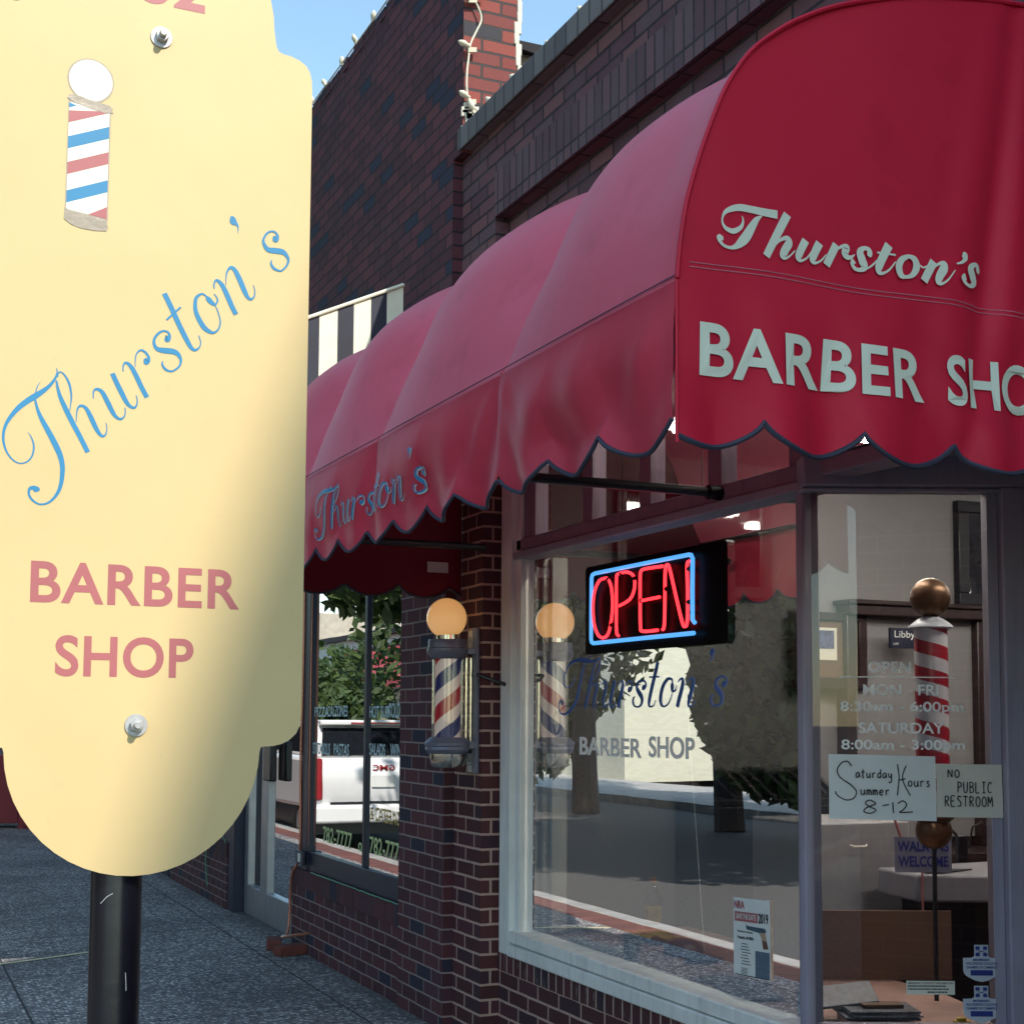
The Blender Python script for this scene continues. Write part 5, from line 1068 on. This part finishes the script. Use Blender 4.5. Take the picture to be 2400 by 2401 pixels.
m = MB(); m.box(cx0+.2,cx1-.2,yr+.12,yr+.45,1.365,1.435); sp = m.build('spoiler', M['suv'], cv, bevel=.02); MB().box(-3.8,-3.0,yr+.112,yr+.125,1.385,1.405).build('brake_light', M['tail'], sp)
for x in (cx0+.02, cx1-.20):
    m = MB(); m.box(x,x+.18,yr-.025,yr+.12,.42,.95); m.build('tail_light', M['tail'], cv, bevel=.03)
m = MB(); m.box(cx0+.03,cx1-.03,yr-.09,yr+.2,.13,.36); m.build('bumper', M['suv'], cv, bevel=.04)
MB().box(cx0+.3,cx1-.3,yr-.03,yr-.02,.365,.40).build('bumper_step', M['black'], cv)
MB().box(-3.57,-3.25,yr-.014,yr-.004,.58,.73).build('license_plate', M['paper'], cv)
put_text('GMC', (-3.56,yr-.010,.79), XU, ZU, .30, .075, 'badge', M['tail'], cv, bold=.03)
m = MB(); m.box(cx0+.1,cx1-.1,yr+.15,yr+5.1,-.02,.29); m.build('underbody', M['black'], cv)
for x in (cx0+.14, cx1-.14):
    for y in (yr+.95, yr+4.1):
        m = MB(); m.lathe([(.2,-.12),(.37,-.12),(.39,-.09),(.39,.09),(.37,.12),(.2,.12)], (x,y,.09), 28, 0, (1,0,0)); m.lathe([(.0005,.10),(.2,.11)], (x,y,.09), 28, 1, (1,0,0)); m.lathe([(.2,-.11),(.0005,-.10)], (x,y,.09), 28, 1, (1,0,0)); m.build('wheel', [M['rubber'], M['alu']], cv)

# ================================================================= TREES AND BUILDINGS ACROSS THE STREET (seen in the reflections)
def leaves(mb, c, r, n, s, sc=(1,1,1)):
    c = Vector(c)
    for _ in range(n):
        while True:
            q = Vector((random.uniform(-1,1), random.uniform(-1,1), random.uniform(-1,1)))
            if .25 < q.length < 1 and noise.noise(q*2.3+c) > -.22: break
        p = c + Vector((q.x*r*sc[0], q.y*r*sc[1], q.z*r*sc[2])); a = Vector((random.gauss(0,1), random.gauss(0,1), random.gauss(0,1))).normalized(); b = a.orthogonal().normalized(); k = s*random.uniform(.6,1.3)
        mb.add([p+a*k, p+b*k*.45, p-a*k, p-b*k*.45], [[0,1,2,3]])
def tree(x, y, z0, limbs, crowns, r0, label, seed, leafn=4500, s=.15):
    random.seed(seed); t = thing('street_tree', label, 'tree', (x,y,z0), 'street trees')
    m = MB()
    for L, ra, rb_ in limbs: P = catmull([(x+a, y+b, z0+c) for a, b, c in L], 4); m.tube(P, [ra+(rb_-ra)*i/(len(P)-1) for i in range(len(P))], 10)
    m.build('trunk', M['bark'], t); m = MB()
    for c, r, sc in crowns: leaves(m, (x+c[0],y+c[1],z0+c[2]), r, leafn, s, sc)
    m.build('crown', M['leaf'], t)
tree(-9.4, 23.9, -.2, [([(0,0,-.1),(.05,0,1.6),(-.1,.1,2.6),(-.4,.9,4.2),(-.6,1.8,6)], .24, .12), ([(-.1,.1,2.5),(.3,-1.2,3.7),(.5,-2.6,4.6)], .20, .10)], [((0,1.8,4.6),2.7,(1,1.2,1.15)),((.6,-1.5,5.4),2.6,(1,1.2,.95)),((.2,4.8,3.4),2.6,(1,1.2,1.3)),((.6,2.2,2.6),1.4,(1,1,1.1)),((.3,2.6,1.6),1.4,(1,1,1)),((0,1,8),2.6,(1,1.5,.8))], .3, 'dark leafy street tree with forked trunk across the street', 31)
tree(-9.6, 19.3, -.2, [([(0,0,-.1),(.0,.1,1.2),(.15,-.2,2.2),(.2,-1.0,3.6),(.2,-1.6,6)], .25, .12), ([(.1,0,1.7),(.0,1.2,3.1),(-.2,2.4,4.6)], .22, .10)], [((0,-1,6.0),3.0,(1,1.2,.75)),((0,2.0,5.2),2.3,(1,1.2,.8)),((.3,-2.4,4.2),2.2,(1,1.1,1.1)),((.2,-2.0,2.2),1.5,(1,1,1.2)),((.1,-3.6,2.0),1.6,(1,1,1.2))], .36, 'broad street tree with thick trunk across the street nearer the camera', 32)
tree(-9.8, 66, -.2, [([(0,0,-.1),(.1,0,1.8),(0,.3,4),(.2,.6,6)], .26, .1)], [((0,0,5.4),3.0,(1,1.2,.8)),((.3,-2.4,4.8),2.0,(1,1.1,.7)),((.2,.5,3.2),1.8,(1,1.2,.8))], .26, 'green street tree farther along across the street', 33)
tree(-9.2, 40.3, -.2, [([(0,0,-.1),(.1,0,1.2),(0,.3,3),(.2,.6,5)], .24, .1)], [((0,0,2.2),2.0,(1,1.2,.85)),((.2,-1.6,1.6),1.3,(1,1.1,.9))], .24, 'low bushy tree far along across the street', 34)
tree(-9.3, 12.4, -.2, [([(0,0,-.1),(.1,0,1.6),(0,.3,3.4),(.2,.6,6)], .26, .1)], [((0,0,5.2),2.6,(1,1.2,.8)),((.2,1.6,3.2),1.8,(1,1.2,.9)),((.1,-1.8,2.6),1.7,(1,1.2,1))], .26, 'green tree with low crown across the street opposite the barber shop', 35)
def block(name, label, y0, y1, h, mat, extra=()):
    t = thing(name, label, 'building', (-15.3,(y0+y1)/2,-.14)); MB().box(-24,-15.2,y0,y1,-.2,h).build('wall', mat, t)
    for nm, mt, bx in extra: MB().box(*bx).build(nm, mt, t)
    return t
tree(-2.95, 13.9, -.02, [([(0,0,-.1),(-.1,-.2,1.6),(-.5,-.9,3.4),(-1.2,-2,5.4)], .17, .07)], [((-1.4,-2.4,6.6),3.2,(1,1.2,.6)),((-2.6,-.4,6.2),2.4,(1,1.2,.6)),((-1.6,-4.6,6.4),2.2,(1,1.2,.6)),((-1.7,6.6,4.2),1.6,(1,1.3,.8))], .2, 'added kerbside tree leaning over to shade the street near the white parked car', 36)  # added to shade the reflected street; low rear crown shows in the restaurant glass
block('white_brick_building', 'white painted brick building across the street', 33, 42, 5.2, M['wbrick'], [('shop_window', M['cglass'], (-15.19,-15.15,35.5,40,.6,2.4)),('coping', M['wbrick'], (-24.1,-15.0,32.9,42,5.2,5.4))])
block('grey_building', 'grey rendered building with stained wall across the street', 42.3, 66, 4.6, M['greyblk'], [('shop_window', M['cglass'], (-15.19,-15.15,46,58,.5,2.0)),('roof_edge', M['tar'], (-15.4,-14.9,42.3,66,4.6,4.8))])
block('tan_building', 'tan building across the street opposite the camera', -6, 23.7, 4.2, M['tan'], [('shop_window', M['cglass'], (-15.19,-15.15,2,10,.5,2.5)),('door', M['navy'], (-15.19,-15.15,14,15.2,-.14,2.2))])
block('far_building', 'pale building at the far end across the street', 66.4, 110, 6.5, M['tan'], [('cornice', M['white'], (-15.2,-14.9,66.4,110,6.5,6.9))])
fa = thing('red_awning', 'sloping red shop awning across the street', 'awning', (-15,52,2))
m = MB(); m.add([(-15.15,44,4.2),(-15.15,56.5,4.2),(-13.7,55.6,2.8),(-13.7,44,2.8),(-13.7,55.6,2.5),(-13.7,44,2.5)], [[0,1,2,3],[3,2,4,5]]); m.add([(-15.15,44,4.2),(-13.7,44,2.8),(-13.7,44,2.5),(-15.15,46,1.7)], [[0,1,2,3]]); m.build('canopy', plain('far_awning_red', (.42,.05,.06), .7), fa)
# far car for the side reflection, nothing else is parked in view
